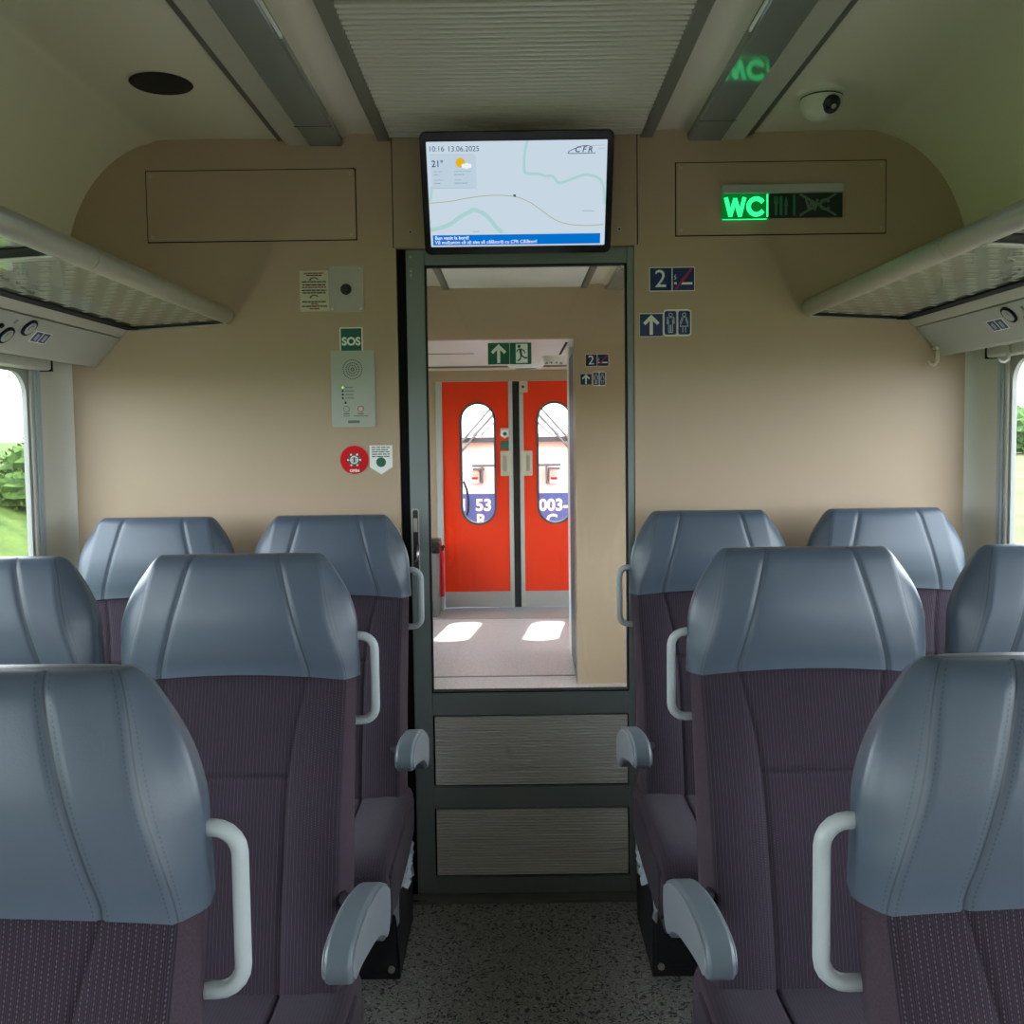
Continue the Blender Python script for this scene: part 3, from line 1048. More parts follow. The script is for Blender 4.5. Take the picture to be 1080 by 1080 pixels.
def section_loop(z, leather, dy0=0.0, dy1=0.0, dx=0.0, hem=0.0, inset=0.0, zs=None):
    """closed loop at height z; dy0/dy1 pull the front back and the back forward (rounded crown)"""
    half = half_section(z if zs is None else zs, leather)
    yc0, yc1 = half[0][1], half[-1][1]
    full = half + [(-x, y, d, f) for x, y, d, f in reversed(half[1:-1])]
    out = []
    for x, y, d, f in full:
        t = (y - yc0) / (yc1 - yc0)
        t = min(1.0, max(0.0, t))
        yy = y + dy0 * (1 - t) - dy1 * t + inset * (1 - 2 * t)
        xx = x * (1 - dx / max(.02, half[17][0])) if dx else x
        if inset:
            xx = x * (1 - inset / half[17][0])
        zz = z + hem * min(1.0, (abs(x) / .2) ** 2)
        out.append((xx, yy, zz, d, f))
    return out


def loft(rows, name, mats, parent, cap_top=True, groove=None):
    me = bpy.data.meshes.new(name)
    n = len(rows[0])
    vs = [(p[0], p[1], p[2]) for r in rows for p in r]
    fs, mi = [], []
    for i in range(len(rows) - 1):
        for k in range(n):
            k2 = (k + 1) % n
            fs.append((i * n + k, i * n + k2, (i + 1) * n + k2, (i + 1) * n + k))
            mi.append(1 if (rows[i][k][4] and rows[i][k2][4]) else 0)
    if cap_top:
        # bridge the crown: front half to back half
        base = (len(rows) - 1) * n
        h = n // 2
        for k in range(h):
            a, b = base + k, base + k + 1
            c, d = base + (n - k - 1) % n, base + (n - k) % n
            fs.append(tuple(dict.fromkeys((a, b, c, d))))
            mi.append(0)
        fs = [f for f in fs if len(f) >= 3]
        mi = mi[:len(fs)]
    me.from_pydata(vs, [], fs)
    for mm in mats:
        me.materials.append(mm)
    uv = me.uv_layers.new(name='seam')
    flat = [p for r in rows for p in r]
    for poly in me.polygons:
        poly.material_index = min(mi[poly.index], len(mats) - 1)
        for li in poly.loop_indices:
            p = flat[me.loops[li].vertex_index]
            uv.data[li].uv = (p[3], p[2])
    bm = bmesh.new()
    bm.from_mesh(me)
    bmesh.ops.recalc_face_normals(bm, faces=bm.faces)
    bm.to_mesh(me)
    bm.free()
    me.shade_smooth()
    return link(name, me, parent)


def make_headrest(parent):
    rows = []
    for z in [1.003 + (1.20 - 1.003) * i / 20 for i in range(21)]:
        k = (z - 1.003) / (1.20 - 1.003)
        rows.append(section_loop(z, True, hem=-.014 * (1 - k) ** 2, inset=-.003 * (1 - k)))
    for a in (20, 40, 58, 75, 90):
        a = math.radians(a)
        rows.append(section_loop(1.20 + .022 * math.sin(a), True, dy0=.026 * (1 - math.cos(a)), dy1=.03 * (1 - math.cos(a)), dx=.010 * (1 - math.cos(a))))
    ho = loft(rows, 'headrest', [M['leather']], parent)
    ho['label'] = 'blue-grey leather headrest with stitched seams'
    return ho


def make_backrest(parent):
    rows = []
    zs = [.38, .42, .46, .50, .55, .60, .65, .70, .74, .78, .81, .819, .823, .827, .836, .86, .89, .92, .95, .975, .995, 1.01, 1.026]
    for z in zs:
        r = section_loop(z, False, inset=.004)
        if abs(z - .823) < .001:    # cross seam of the middle panel
            xs = crom(T_XS, z)
            r = [(x, y + (.006 if (f == 0 and abs(x) < xs + .001 and y < .0) else 0), zz, d, f) for x, y, zz, d, f in r]
        rows.append(r)
    bo = loft(rows, 'backrest', [M['fabric'], M['fabric_side']], parent)
    return bo


def make_cushion(parent, shift, hw=.235):
    xs = .104
    prof = [(-.06, .470), (-.10, .470), (-.20, .468), (-.30, .470), (-.40, .476), (-.48, .480), (-.53, .478), (-.56, .468), (-.578, .448), (-.584, .42), (-.58, .385), (-.565, .355)]
    cols = [(-1, .0)]
    cols = []
    half = [(0, 0, .06), (xs * .5, 0, .04), (xs - .012, .001, .012), (xs - .004, 0, .004), (xs, -.0045, 0), (xs + .004, .001, .004), (xs + .012, .005, .012), ((xs + hw) / 2, .013, .05), (hw - .04, .012, .05), (hw - .02, .006, .05),
            (hw - .008, -.004, .05), (hw - .002, -.018, .05), (hw, -.036, .05), (hw, -.09, .05), (hw - .004, -.13, .05)]
    cols = [(-x, dz, d) for x, dz, d in reversed(half[1:])] + half
    vs, fs, mi = [], [], []
    nc = len(cols)
    for (y, z) in prof:
        for (x, dz, d) in cols:
            back = 0.0
            zz = z + dz
            if zz < .345:
                zz = .345
            vs.append((x + shift, y + (max(0, -dz) * .25 if y < -.5 else 0), zz))
    for i in range(len(prof) - 1):
        for k in range(nc - 1):
            fs.append((i * nc + k, i * nc + k + 1, (i + 1) * nc + k + 1, (i + 1) * nc + k))
            mi.append(0 if 4 <= k < nc - 5 else 1)
    mb = MB()
    mb.v, mb.f, mb.m = vs, fs, mi
    co = mb.build('cushion', [M['fabric_flat'], M['fabric_side']], parent, smooth=True)
    return co


def make_armrest(parent, s):
    """s = side of the aisle in the seat's own x"""
    xa, xb = sorted((s * .270, s * .307))
    pad_out = [(-.548, .728), (-.551, .742), (-.546, .756), (-.53, .768), (-.49, .772), (-.42, .766), (-.34, .750), (-.27, .728), (-.225, .706), (-.20, .692), (-.19, .68),
               (-.188, .655), (-.195, .632), (-.215, .615), (-.245, .618), (-.28, .640), (-.34, .668), (-.42, .692), (-.49, .710), (-.53, .716)]
    po = MB().prism_x(smooth_poly(pad_out + [pad_out[0]], 3)[:-1], xa, xb).build('armrest', M['armpad'], parent, bevel=.005, smooth=35)
    for sx in (xa, xb):
        inner = [(y, z) for y, z in pad_out]
        cy = sum(p[0] for p in inner) / len(inner)
        cz = sum(p[1] for p in inner) / len(inner)
        sh = []
        n = len(inner)
        for i, (y, z) in enumerate(inner):
            p0, p2 = inner[i - 1], inner[(i + 1) % n]
            tx, tz = p2[0] - p0[0], p2[1] - p0[1]
            L = math.hypot(tx, tz)
            sh.append((y + tz / L * .006 * (1 if False else 1), z - tx / L * .006))
        sh = smooth_poly(sh + [sh[0]], 3)[:-1]
        a_, b_ = (sx - .003, sx + .002) if sx == xa else (sx - .002, sx + .003)
        MB().prism_x(sh, a_, b_).build('side_trim', M['armtrim'], po, bevel=.001)
    # bracket from the arm to the seat back
    MB().tube([(s * .282, -.215, .645), (s * .250, -.19, .635), (s * .200, -.07, .615)], .011, 8).build('bracket', M['shell'], po, smooth=True)
    return po


def make_handle(parent, s):
    x0, x1 = .190, .254
    y, za, zb, r = .055, .898, 1.062, .026
    pts = [(s * x0, y, zb), (s * (x1 - r), y, zb)]
    for k in range(1, 6):
        a = math.radians(90 - 90 * k / 5)
        pts.append((s * (x1 - r + r * math.cos(a)), y, zb - r + r * math.sin(a)))
    for k in range(0, 6):
        a = math.radians(-90 * k / 5)
        pts.append((s * (x1 - r + r * math.cos(a)), y, za + r + r * math.sin(a)))
    pts.append((s * x0, y, za))
    return MB().tube(pts, .0085, 12).build('grab_handle', M['handle'], parent, smooth=True)


def make_seat(kind):
    t = link('train_seat', None)
    make_headrest(t)
    make_backrest(t)
    make_cushion(t, 0.0)
    # back shell and base
    prof = [(.015, .30), (.05, .42), (.072, .80), (.098, 1.0), (.112, 1.0), (.09, .8), (.065, .42), (.04, .30)]
    MB().prism_x(prof, -.17, .17).build('back_shell', M['shell'], t, bevel=.004)
    MB().box((-.222, -.545, .30), (.222, .03, .36)).build('seat_pan', M['shell'], t, bevel=.01)
    MB().prism_x([(-.36, 0), (-.33, .30), (-.02, .30), (-.04, 0)], -.07, .07).build('pedestal', M['shell'], t, bevel=.01)
    if kind:
        make_handle(t, kind)
        make_armrest(t, kind)
        xa, xb = sorted((kind * .225, kind * .2385))
        MB().prism_x([(-.56, .455), (-.52, .462), (-.12, .455), (-.09, .43), (-.10, .36), (-.20, .345), (-.50, .345), (-.565, .36)], xa, xb).build('side_panel', M['fabric_flat'], t, bevel=.006)
    return t


def copy_tree(o, parent=None):
    c = o.copy()
    COL.objects.link(c)
    if parent is not None:
        c.parent = parent
    for ch in list(o.children):
        copy_tree(ch, c)
    return c


ROWS = (2.64, 1.742, 0.850)
protos = {k: None for k in (1, -1, 0)}
SEATS = [
    (-.541, 0, 1, 'purple and grey train seat against the end wall, just left of the glass door'),
    (.536, 0, -1, 'purple and grey train seat against the end wall, just right of the glass door'),
    (-1.036, 0, 0, 'purple and grey train seat in the left corner against the end wall, by the window'),
    (1.036, 0, 0, 'purple and grey train seat in the right corner against the end wall, by the window'),
    (-.541, 1, 1, 'whole purple and grey train seat in the middle row left of the aisle'),
    (.536, 1, -1, 'whole purple and grey train seat in the middle row right of the aisle'),
    (-1.036, 1, 0, 'train seat beside the left window in the middle row, cut by the photo edge'),
    (1.036, 1, 0, 'train seat beside the right window in the middle row, cut by the photo edge'),
    (-.541, 2, 1, 'nearest train seat at bottom left, its stitched leather headrest filling the corner'),
    (.536, 2, -1, 'nearest train seat at bottom right, its stitched leather headrest filling the corner'),
]
for X, r, k, lab in SEATS:
    if protos[k] is None:
        protos[k] = o = make_seat(k)
    else:
        o = copy_tree(protos[k])
    o.location = (X, ROWS[r], 0)
    for ch in o.children:
        if ch.name.startswith('armrest'):
            ch.location = (-k * .012, -.05, -.014) if r == 0 else (0, 0, .004)
    tag(o, lab, 'seat', 'coach seats facing the camera')

# litter boxes with plastic bags under the seats by the wall
for s, lab in ((-1, 'black litter box with clear plastic bag under the seat left of the door'), (1, 'black litter box with clear plastic bag under the seat right of the door')):
    t = thing('waste_bin', lab, 'bin', (s * .42, 2.60, 0))
    mb = MB()
    xi, xo = .085, -.085
    mb.box((-.085, -.16, .0), (.085, .16, .018))
    mb.box((-.085, -.16, .018), (-.077, .16, .29))
    mb.box((.077, -.16, .018), (.085, .16, .29))
    mb.box((-.077, -.16, .018), (.077, -.152, .29))
    mb.box((-.077, .152, .018), (.077, .16, .29))
    mb.build('box', M['shell'], t, bevel=.004)
    MB().cyl((-s * .062, .03), .009, -.166, -.159, 14).build('bolt', M['steel'], t)
    bm_ = MB()
    r = random.Random(3 + s)
    nu, nv = 26, 9
    vs = []
    path = [(s * .02, -.170), (-s * .03, -.174), (-s * .070, -.176), (-s * .094, -.150), (-s * .098, -.09), (-s * .098, -.04), (-s * .096, .0)]
    for j in range(nv):
        for i in range(nu):
            q = i / (nu - 1) * (len(path) - 1)
            a, fr_ = int(min(q, len(path) - 2)), q - int(min(q, len(path) - 2))
            px = path[a][0] + (path[a + 1][0] - path[a][0]) * fr_
            py = path[a][1] + (path[a + 1][1] - path[a][1]) * fr_
            drop = (.10 + .05 * math.sin(i * .9) + .02 * math.sin(i * 2.3)) * (1 - .45 * i / nu)
            zz = .312 + .02 * math.sin(i * .55) - drop * j / (nv - 1)
            vs.append((px - s * (.012 * math.sin(i * 1.7 + j * .8) + r.uniform(-.004, .004)), py + r.uniform(-.004, .004), zz))
    fs = [(j * nu + i, j * nu + i + 1, (j + 1) * nu + i + 1, (j + 1) * nu + i) for j in range(nv - 1) for i in range(nu - 1)]
    bm_.add(vs, fs)
    bg_ = bm_.build('plastic_bag', M['bag'], t, smooth=60)
    bg_['label'] = 'crumpled clear plastic bag hanging over the rim'

# ------------------------------------------------------------------ luggage racks and service panels
TX, TZ, TR = .872, 1.812, .0245
for s, side in ((-1, 'left'), (1, 'right')):
    t = thing('luggage_rack', 'overhead luggage rack with silver tube and frosted glass shelf on the %s' % side, 'rack', (s * TX, 2.0, TZ))
    loc = lambda x, y, z: (s * x - s * TX, y - 2.0, z - TZ)
    MB().tube([loc(TX, .3, TZ), loc(TX, 1.938, TZ)], TR, 24).build('tube', M['tube'], t, smooth=40)
    MB().tube([loc(TX, 1.938, TZ), loc(TX, 1.9425, TZ)], TR - .002, 24).build('joint', M['ink'], t, smooth=40)
    MB().tube([loc(TX, 1.9405, TZ), loc(TX, 2.85, TZ), loc(TX, 2.862, TZ), loc(TX, 2.871, TZ), loc(TX, 2.877, TZ)], [TR, TR, TR * .97, TR * .85, TR * .6], 24).build('tube', M['tube'], t, smooth=40)
    xi, zi, xo, zo = .880, 1.792, 1.172, 1.776

    def slab(mb, xa, za, xb, zb, y0, y1, th):
        pts = [(xa, za), (xb, zb), (xb, zb + th), (xa, za + th)]
        mb.prism_y([(loc(x, 0, z)[0], loc(x, 0, z)[2]) for x, z in pts], y0 - 2.0, y1 - 2.0)
    mb = MB()
    for y0, y1 in ((.35, 1.765), (1.815, 2.862)):
        mb = MB()
        slab(mb, xi, zi, xo - .001, zo, y0, y1, .006)
        mb.build('glass_shelf', M['rackglass'], t)
    mb = MB()
    slab(mb, xi - .01, zi - .006, xo - .001, zo - .006, 1.792, 1.822, .02)
    mb.build('cross_bar', M['alu'], t, bevel=.002)
    mb = MB()
    slab(mb, xi, zi - .003, xo, zo - .003, 1.725, 1.792, .014)
    mb.build('rubber_strip', M['rubber'], t)
    mb = MB()
    slab(mb, xo - .036, zo - .0035, xo - .001, zo - .004, .35, 2.866, .014)
    mb.build('rubber_strip', M['rubber'], t)
    mb = MB()
    slab(mb, xi, zi - .003, xo, zo - .003, 2.835, 2.866, .013)
    mb.build('rubber_strip', M['rubber'], t)
    mb = MB()
    slab(mb, xi - .005, zi - .006, xo - .001, zo - .006, 2.866, 2.879, .016)
    mb.build('end_rail', M['alu'], t)
    mb = MB()
    for y in ((2.05,) if s > 0 else (1.88,)):
        slab(mb, xi - .004, zi + .006, xi + .03, zi + .008, y, y + .03, .02)
    mb.build('bracket', M['steel'], t)
    # service panel with reading lights under the rack
    p = thing('reading_light_panel', 'sloping grey service panel with two reading lights under the %s luggage rack' % side, 'panel', (s * 1.22, 2.0, 1.70))
    pl_ = lambda x, z: (s * (x - 1.22), z - 1.70)
    lip = [(1.174, 1.790), (1.173, 1.772), (1.192, 1.752), (1.30, 1.752), (1.30, 1.790)]
    MB().prism_y([pl_(x, z) for x, z in lip], .35 - 2, 2.878 - 2).build('lip', M['greystrip'], p, bevel=.002)
    face = [(1.194, 1.749), (1.270, 1.668), (1.278, 1.664), (1.40, 1.684), (1.40, 1.751), (1.20, 1.751)]
    MB().prism_y([pl_(x, z) for x, z in face], .35 - 2, 2.876 - 2).build('cover', M['service'], p, bevel=.003)
    # slope axes: down-the-slope vector and outward normal in x-z
    dx, dz = 1.270 - 1.194, 1.668 - 1.749
    L = math.hypot(dx, dz)
    dx, dz = dx / L, dz / L
    nx, nz = dz, -dx
    if nz > 0:
        nx, nz = -nx, -nz

    def on_slope(u, n_):          # u metres down from the top edge, n_ metres off the face
        return 1.194 + dx * u + nx * n_, 1.749 + dz * u + nz * n_

    def slope_disc(y, u, r, n0, n1, name, m_, par, seg=24):
        vs = []
        for n_ in (n0, n1):
            for k in range(seg):
                a = 2 * PI * k / seg
                X, Z = on_slope(u + r * math.sin(a), n_)
                vs.append((s * (X - 1.22), y - 2.0 + r * math.cos(a), Z - 1.70))
        fs = [tuple(range(seg)), tuple(range(2 * seg - 1, seg - 1, -1))] + [(k, (k + 1) % seg, (k + 1) % seg + seg, k + seg) for k in range(seg)]
        return MB().add(vs, fs).build(name, m_, par)

    for y, u in ((2.372, .032), (2.305, .066)):
        rl = slope_disc(y, u, .024, -.001, .005, 'reading_light', M['rubber'], p)
        slope_disc(y, u, .018, .004, .0065, 'lens', M['rail'], rl)
        slope_disc(y, u, .011, .006, .010, 'bulb', M['alu'], rl)
    slope_disc(2.30, .024, .006, -.001, .006, 'button', M['steel'], p)
    slope_disc(2.255, .042, .006, -.001, .006, 'button', M['rubber'], p)

    def slope_quad(y0, y1, u0, u1, n0, n1, name, m_, par):
        vs = []
        for n_ in (n0, n1):
            for y, u in ((y0, u0), (y1, u0), (y1, u1), (y0, u1)):
                X, Z = on_slope(u, n_)
                vs.append((s * (X - 1.22), y - 2.0, Z - 1.70))
        return MB().add(vs, [(0, 1, 2, 3), (7, 6, 5, 4), (0, 4, 5, 1), (1, 5, 6, 2), (2, 6, 7, 3), (3, 7, 4, 0)]).build(name, m_, par)
    st = slope_quad(2.418, 2.498, .036, .072, -.001, .0012, 'seat_number_sticker', M['signwhite'], p)
    for y0 in (2.422, 2.461):
        q = slope_quad(y0, y0 + .033, .039, .069, .001, .0018, 'pictogram', M['blue'], st)
        slope_quad(y0 + .010, y0 + .014, .044, .064, .0016, .0022, 'figure', M['inkpale'], st)
        slope_quad(y0 + .018, y0 + .022, .046, .066, .0016, .0022, 'figure', M['inkpale'], st)

# coat hooks on the right under the service panel
for y, X, lab in ((2.86, 1.244, 'cream coat hook hanging below the right service panel against the end wall'), (2.63, 1.336, 'grey coat hook above the right window corner')):
    t = thing('coat_hook', lab, 'hook', (X, y, 1.682 if y > 2.8 else 1.672))
    pts = [(0.012, 0, .004), (.012, 0, -.02), (.010, -.002, -.036), (.0, -.004, -.046), (-.012, -.004, -.044), (-.018, -.004, -.034)]
    MB().tube(pts, [.006, .006, .006, .005, .005, .004], 10, flat=.7).build('hook', M['signcream'] if y > 2.8 else M['steel'], t, smooth=True)
    MB().box((.0, -.012, .0), (.022, .012, .008)).build('base', M['signcream'] if y > 2.8 else M['steel'], t, bevel=.002)


# ------------------------------------------------------------------ monitor
TH = math.radians(24)
mx, mz = on_plane(545.5, 202.5, 2.705)
t = thing('passenger_information_monitor', 'black flat monitor showing a route map above the glass door', 'monitor', (mx, 2.715, mz), (TH, 0, 0))
W_, H_ = .533, .334
bz = MB()
ring_prism(bz, rrect(W_, H_, .018, 5), rrect(W_ - .036, H_ - .048, .003, 5, 0, -.002), -.018, .0)
bz.build('bezel', M['black'], t, smooth=40, bevel=.002)
MB().prism_y(rrect(W_ - .006, H_ - .006, .018, 5), .0, .022).build('housing', M['shell'], t, bevel=.004)
MB().box((-.16, .02, -.12), (.16, .06, .06)).build('mount', M['shell'], t)
SW, SH = W_ - .036, H_ - .048
scr = MB().box((-SW / 2, -.0125, -SH / 2 - .002), (SW / 2, -.001, SH / 2 - .002)).build('screen', screen_mat('screen_map_ground', 198, 214, 226), t)
scr['label'] = 'lit screen with map, weather and blue message bar'
S_dark = screen_mat('screen_navy_text', 60, 85, 120)
S_blue = screen_mat('screen_blue_bar', 0, 112, 205)
S_white = screen_mat('screen_white', 235, 242, 250)
S_river = screen_mat('screen_teal_river', 168, 208, 208)
S_route = screen_mat('screen_olive_route', 168, 172, 130)
S_grey = screen_mat('screen_grey_lines', 160, 178, 190)
S_pane = screen_mat('screen_pale_pane', 188, 206, 220)
S_sun = screen_mat('screen_yellow_sun', 228, 178, 30)
# screen coordinates: u right 0..1, v down 0..1 (measured inside the lit area)
sc_x = lambda u: -SW / 2 + SW * u
sc_z = lambda v: SH / 2 - .002 - SH * v
FY0, FY1 = -.0135, -.0120


def scr_line(pts, w, m_, name, layer=0):
    mb = stroke(MB(), smooth_poly([(sc_x(u), sc_z(v)) for u, v in pts], 4), w, FY0 - layer * .0003, FY1)
    return mb.build(name, m_, scr)


scr_line([(.56, .0), (.545, .10), (.54, .24), (.55, .30), (.62, .31), (.66, .33), (.70, .335), (.735, .395), (.79, .37), (.86, .33), (.90, .325), (.96, .36), (.985, .44), (.995, .60)], .007, S_river, 'river')
scr_line([(.005, .83), (.10, .79), (.18, .70), (.23, .66), (.25, .64), (.31, .68), (.35, .75), (.38, .82), (.41, .86)], .011, S_river, 'river')
scr_line([(.02, .42), (.012, .52), (.004, .55)], .006, S_river, 'river')
scr_line([(.0, .572), (.12, .556), (.22, .528), (.32, .508), (.42, .507), (.50, .525), (.58, .585), (.66, .685), (.73, .760), (.80, .795), (.90, .808), (.99, .800)], .0018, S_route, 'route_line', 1)
scr_line([(.87, .665), (.935, .668)], .0018, S_grey, 'place_name', 1)
scr_line([(.245, .855), (.28, .853)], .0018, S_grey, 'place_name', 1)
MB().box((sc_x(.478), FY0 - .0008, sc_z(.52)), (sc_x(.492), FY1, sc_z(.50))).build('train_marker', S_dark, scr)
MB().box((sc_x(.02), FY0 + .0004, sc_z(.43)), (sc_x(.272), FY1, sc_z(.13))).build('weather_pane', S_pane, scr)
scr_line([(.02, .12), (.26, .122)], .0012, S_grey, 'divider', 1)
scr_line([(.02, .43), (.27, .432)], .0012, S_grey, 'divider', 1)
text('10:16', .020, S_dark, scr, sc_x(.055), sc_z(.068), -.0138, align='CENTER')
text('13.06.2025', .020, S_dark, scr, sc_x(.205), sc_z(.070), -.0138, align='CENTER')
text('21°', .024, S_dark, scr, sc_x(.058), sc_z(.205), -.0138, bold=.0003)
MB().cyl((sc_x(.185), sc_z(.195)), .013, FY0 - .0006, FY1, 20).build('weather_icon', S_sun, scr)
mb = MB()
for dx_, r_ in ((-.006, .006), (.002, .008), (.010, .006)):
    mb.cyl((sc_x(.215) + dx_, sc_z(.225)), r_, FY0 - .0010, FY1, 14)
mb.build('weather_icon', S_white, scr)
mb = MB()
r = random.Random(5)
for u0, u1, v, w in ((.035, .085, .275, .002), (.035, .06, .305, .003), (.035, .09, .355, .002), (.035, .07, .385, .003), (.15, .25, .275, .002), (.15, .205, .305, .003), (.15, .19, .355, .002), (.15, .22, .385, .003)):
    print_lines(mb, sc_x(u0), sc_x(u1), sc_z(v), w, FY0 - .0008, FY1, r, .005, .012)
mb.build('weather_print', S_grey, scr)
MB().box((sc_x(.012), FY0 - .0004, sc_z(.985)), (sc_x(.975), FY1, sc_z(.885))).build('message_bar', S_blue, scr)
text('Bun venit la bord!', .0135, S_white, scr, sc_x(.024), sc_z(.913), -.0145, align='LEFT', bold=.0002)
text('Vă mulțumim că ați ales să călătoriți cu CFR Călători!', .0130, S_white, scr, sc_x(.024), sc_z(.957), -.0145, align='LEFT', bold=.0001)
# operator's logo: slanted nose outline with letters
scr_line([(.90, .055), (.86, .058), (.80, .095), (.785, .115), (.80, .125), (.935, .122)], .0017, S_dark, 'logo_outline', 2)
scr_line([(.90, .055), (.985, .052)], .0010, S_grey, 'logo_outline', 2)
scr_line([(.95, .085), (.985, .084)], .0010, S_grey, 'logo_outline', 2)
text('C F R', .021, S_dark, scr, sc_x(.868), sc_z(.090), -.0142, bold=.0004, shear=.25, name='logo_letters')


# ------------------------------------------------------------------ signs on the walls
def wall_thing(name, label, cat, px0, py0, px1, py1, Y=YW, group=None):
    """empty at the middle of a fitting whose corners were measured on the wall; returns it with width and height"""
    cxz = on_plane((px0 + px1) / 2, (py0 + py1) / 2, Y)
    k = (Y - CAM_LOC.y) / FPX
    return thing(name, label, cat, (cxz[0], Y, cxz[1]), group=group), (px1 - px0) * k, (py1 - py0) * k


def plate(t, w, h, m_, r=.002, th=.0016, name='plate', cx=0.0, cz=0.0, y0=0.0):
    return MB().prism_y(rrect(w, h, min(r, w / 2.01, h / 2.01), 4, cx, cz), y0 - th, y0).build(name, m_, t)


# illuminated WC sign
t, w, h = wall_thing('toilet_indicator', 'lit green WC indicator with dark restaurant and crossed toilet symbols', 'sign', 762, 197, 886, 231)
k = w / 124.0
X = lambda p: (p - 824) * k
Z = lambda p: (214 - p) * k
MB().box((X(762), -.028, Z(205.5)), (X(886), 0, Z(197))).build('housing', M['service'], t, bevel=.002)
MB().box((X(762), -.012, Z(231.5)), (X(808.5), 0, Z(205.5))).build('lit_panel', M['wclit'], t)
MB().box((X(808.5), -.012, Z(230)), (X(886), 0, Z(205.5))).build('dark_panel', M['wcdark'], t)
mb = MB()
stroke(mb, [(X(765.8), Z(209.5)), (X(770.2), Z(227.5)), (X(775.2), Z(210.5)), (X(780.0), Z(227.5)), (X(784.6), Z(209.5))], 4.2 * k, -.0140, -.0115)
stroke(mb, [(X(797.0 + 8.0 * math.cos(a)), Z(218.4 - 8.0 * math.sin(a))) for a in [math.radians(38 + 284 * q / 18) for q in range(19)]], 4.6 * k, -.0140, -.0115)
mb.build('lettering', M['wcletter'], t)
MB().box((X(807.6), -.014, Z(229)), (X(809.3), -.01, Z(206))).build('lit_edge', M['wcletter'], t)
MB().box((X(762), -.013, Z(231.6)), (X(808), -.01, Z(230.8))).build('lit_edge', M['wcletter'], t)
mb = MB()
stroke(mb, [(X(817.5), Z(227)), (X(817.5), Z(216))], 2.6 * k, -.0135, -.011)
mb.box((X(815.3), -.0135, Z(216)), (X(819.7), -.011, Z(213)))
for q in (815.8, 817.5, 819.2):
    stroke(mb, [(X(q), Z(214)), (X(q), Z(208.5))], .9 * k, -.0135, -.011)
stroke(mb, [(X(822.6), Z(227)), (X(822.6), Z(209))], 2.6 * k, -.0135, -.011)
stroke(mb, [(X(827.8), Z(227)), (X(827.8), Z(216))], 2.2 * k, -.0135, -.011)
mb.prism_y([(X(826), Z(218)), (X(829.6), Z(218)), (X(828.4), Z(209)), (X(827.4), Z(209))], -.0135, -.011)
mb.build('cutlery_symbol', M['wcdim'], t)
MB().box((X(835.2), -.0135, Z(228)), (X(837), -.011, Z(207))).build('divider', M['wcdim'], t)
mb = MB()
stroke(mb, [(X(848.6), Z(212)), (X(851.4), Z(222.5)), (X(854.4), Z(213)), (X(857.4), Z(222.5)), (X(860.2), Z(212))], 2.4 * k, -.0135, -.0115)
stroke(mb, [(X(868 + 4.9 * math.cos(a)), Z(217.2 - 4.9 * math.sin(a))) for a in [math.radians(40 + 280 * q / 14) for q in range(15)]], 2.6 * k, -.0135, -.0115)
mb.build('lettering', M['wcdim2'], t)
mb = stroke(MB(), [(X(842), Z(206.5)), (X(879), Z(228))], 2.2 * k, -.0142, -.0125)
stroke(mb, [(X(842), Z(228)), (X(879), Z(206.5))], 2.2 * k, -.0142, -.0125)
mb.build('cross', M['wcdim2'], t)


def person(mb, cx, cz, hgt, skirt, y0, y1):
    w = hgt * .035
    hr = hgt * .085
    pts = [(cx + hr * math.cos(2 * PI * q / 12), cz + hgt * .38 + hr * math.sin(2 * PI * q / 12)) for q in range(13)]
    stroke(mb, pts, w, y0, y1)
    sh, wa, ft = cz + hgt * .25, cz - hgt * .03, cz - hgt * .46
    bw = hgt * .13
    if skirt:
        for s in (-1, 1):
            stroke(mb, [(cx, sh + .001), (cx + s * bw * .8, sh), (cx + s * bw * 1.5, wa)], w, y0, y1)
            stroke(mb, [(cx + s * bw * .45, sh - hgt * .06), (cx + s * bw * 1.5, cz - hgt * .17), (cx, cz - hgt * .17)], w, y0, y1)
            stroke(mb, [(cx + s * bw * .5, cz - hgt * .17), (cx + s * bw * .5, ft)], w, y0, y1)
    else:
        for s in (-1, 1):
            stroke(mb, [(cx, sh), (cx + s * bw * 1.25, sh), (cx + s * bw * 1.35, wa), (cx + s * bw * .95, wa), (cx + s * bw * .8, sh - hgt * .08)], w, y0, y1)
            stroke(mb, [(cx + s * bw * .75, sh - hgt * .1), (cx + s * bw * .75, ft), (cx + s * bw * .12, ft), (cx + s * bw * .12, cz - hgt * .1)], w, y0, y1)


def arrow_shape(mb, cx, w, h, y0, y1):
    a = .07 * w
    mb.prism_y([(cx + x, z) for x, z in [(-a, -.42 * h), (a, -.42 * h), (a, .17 * h), (.25 * w, -.01 * h), (.35 * w, .09 * h), (0, .43 * h), (-.35 * w, .09 * h), (-.25 * w, -.01 * h), (-a, .17 * h)]], y0, y1)


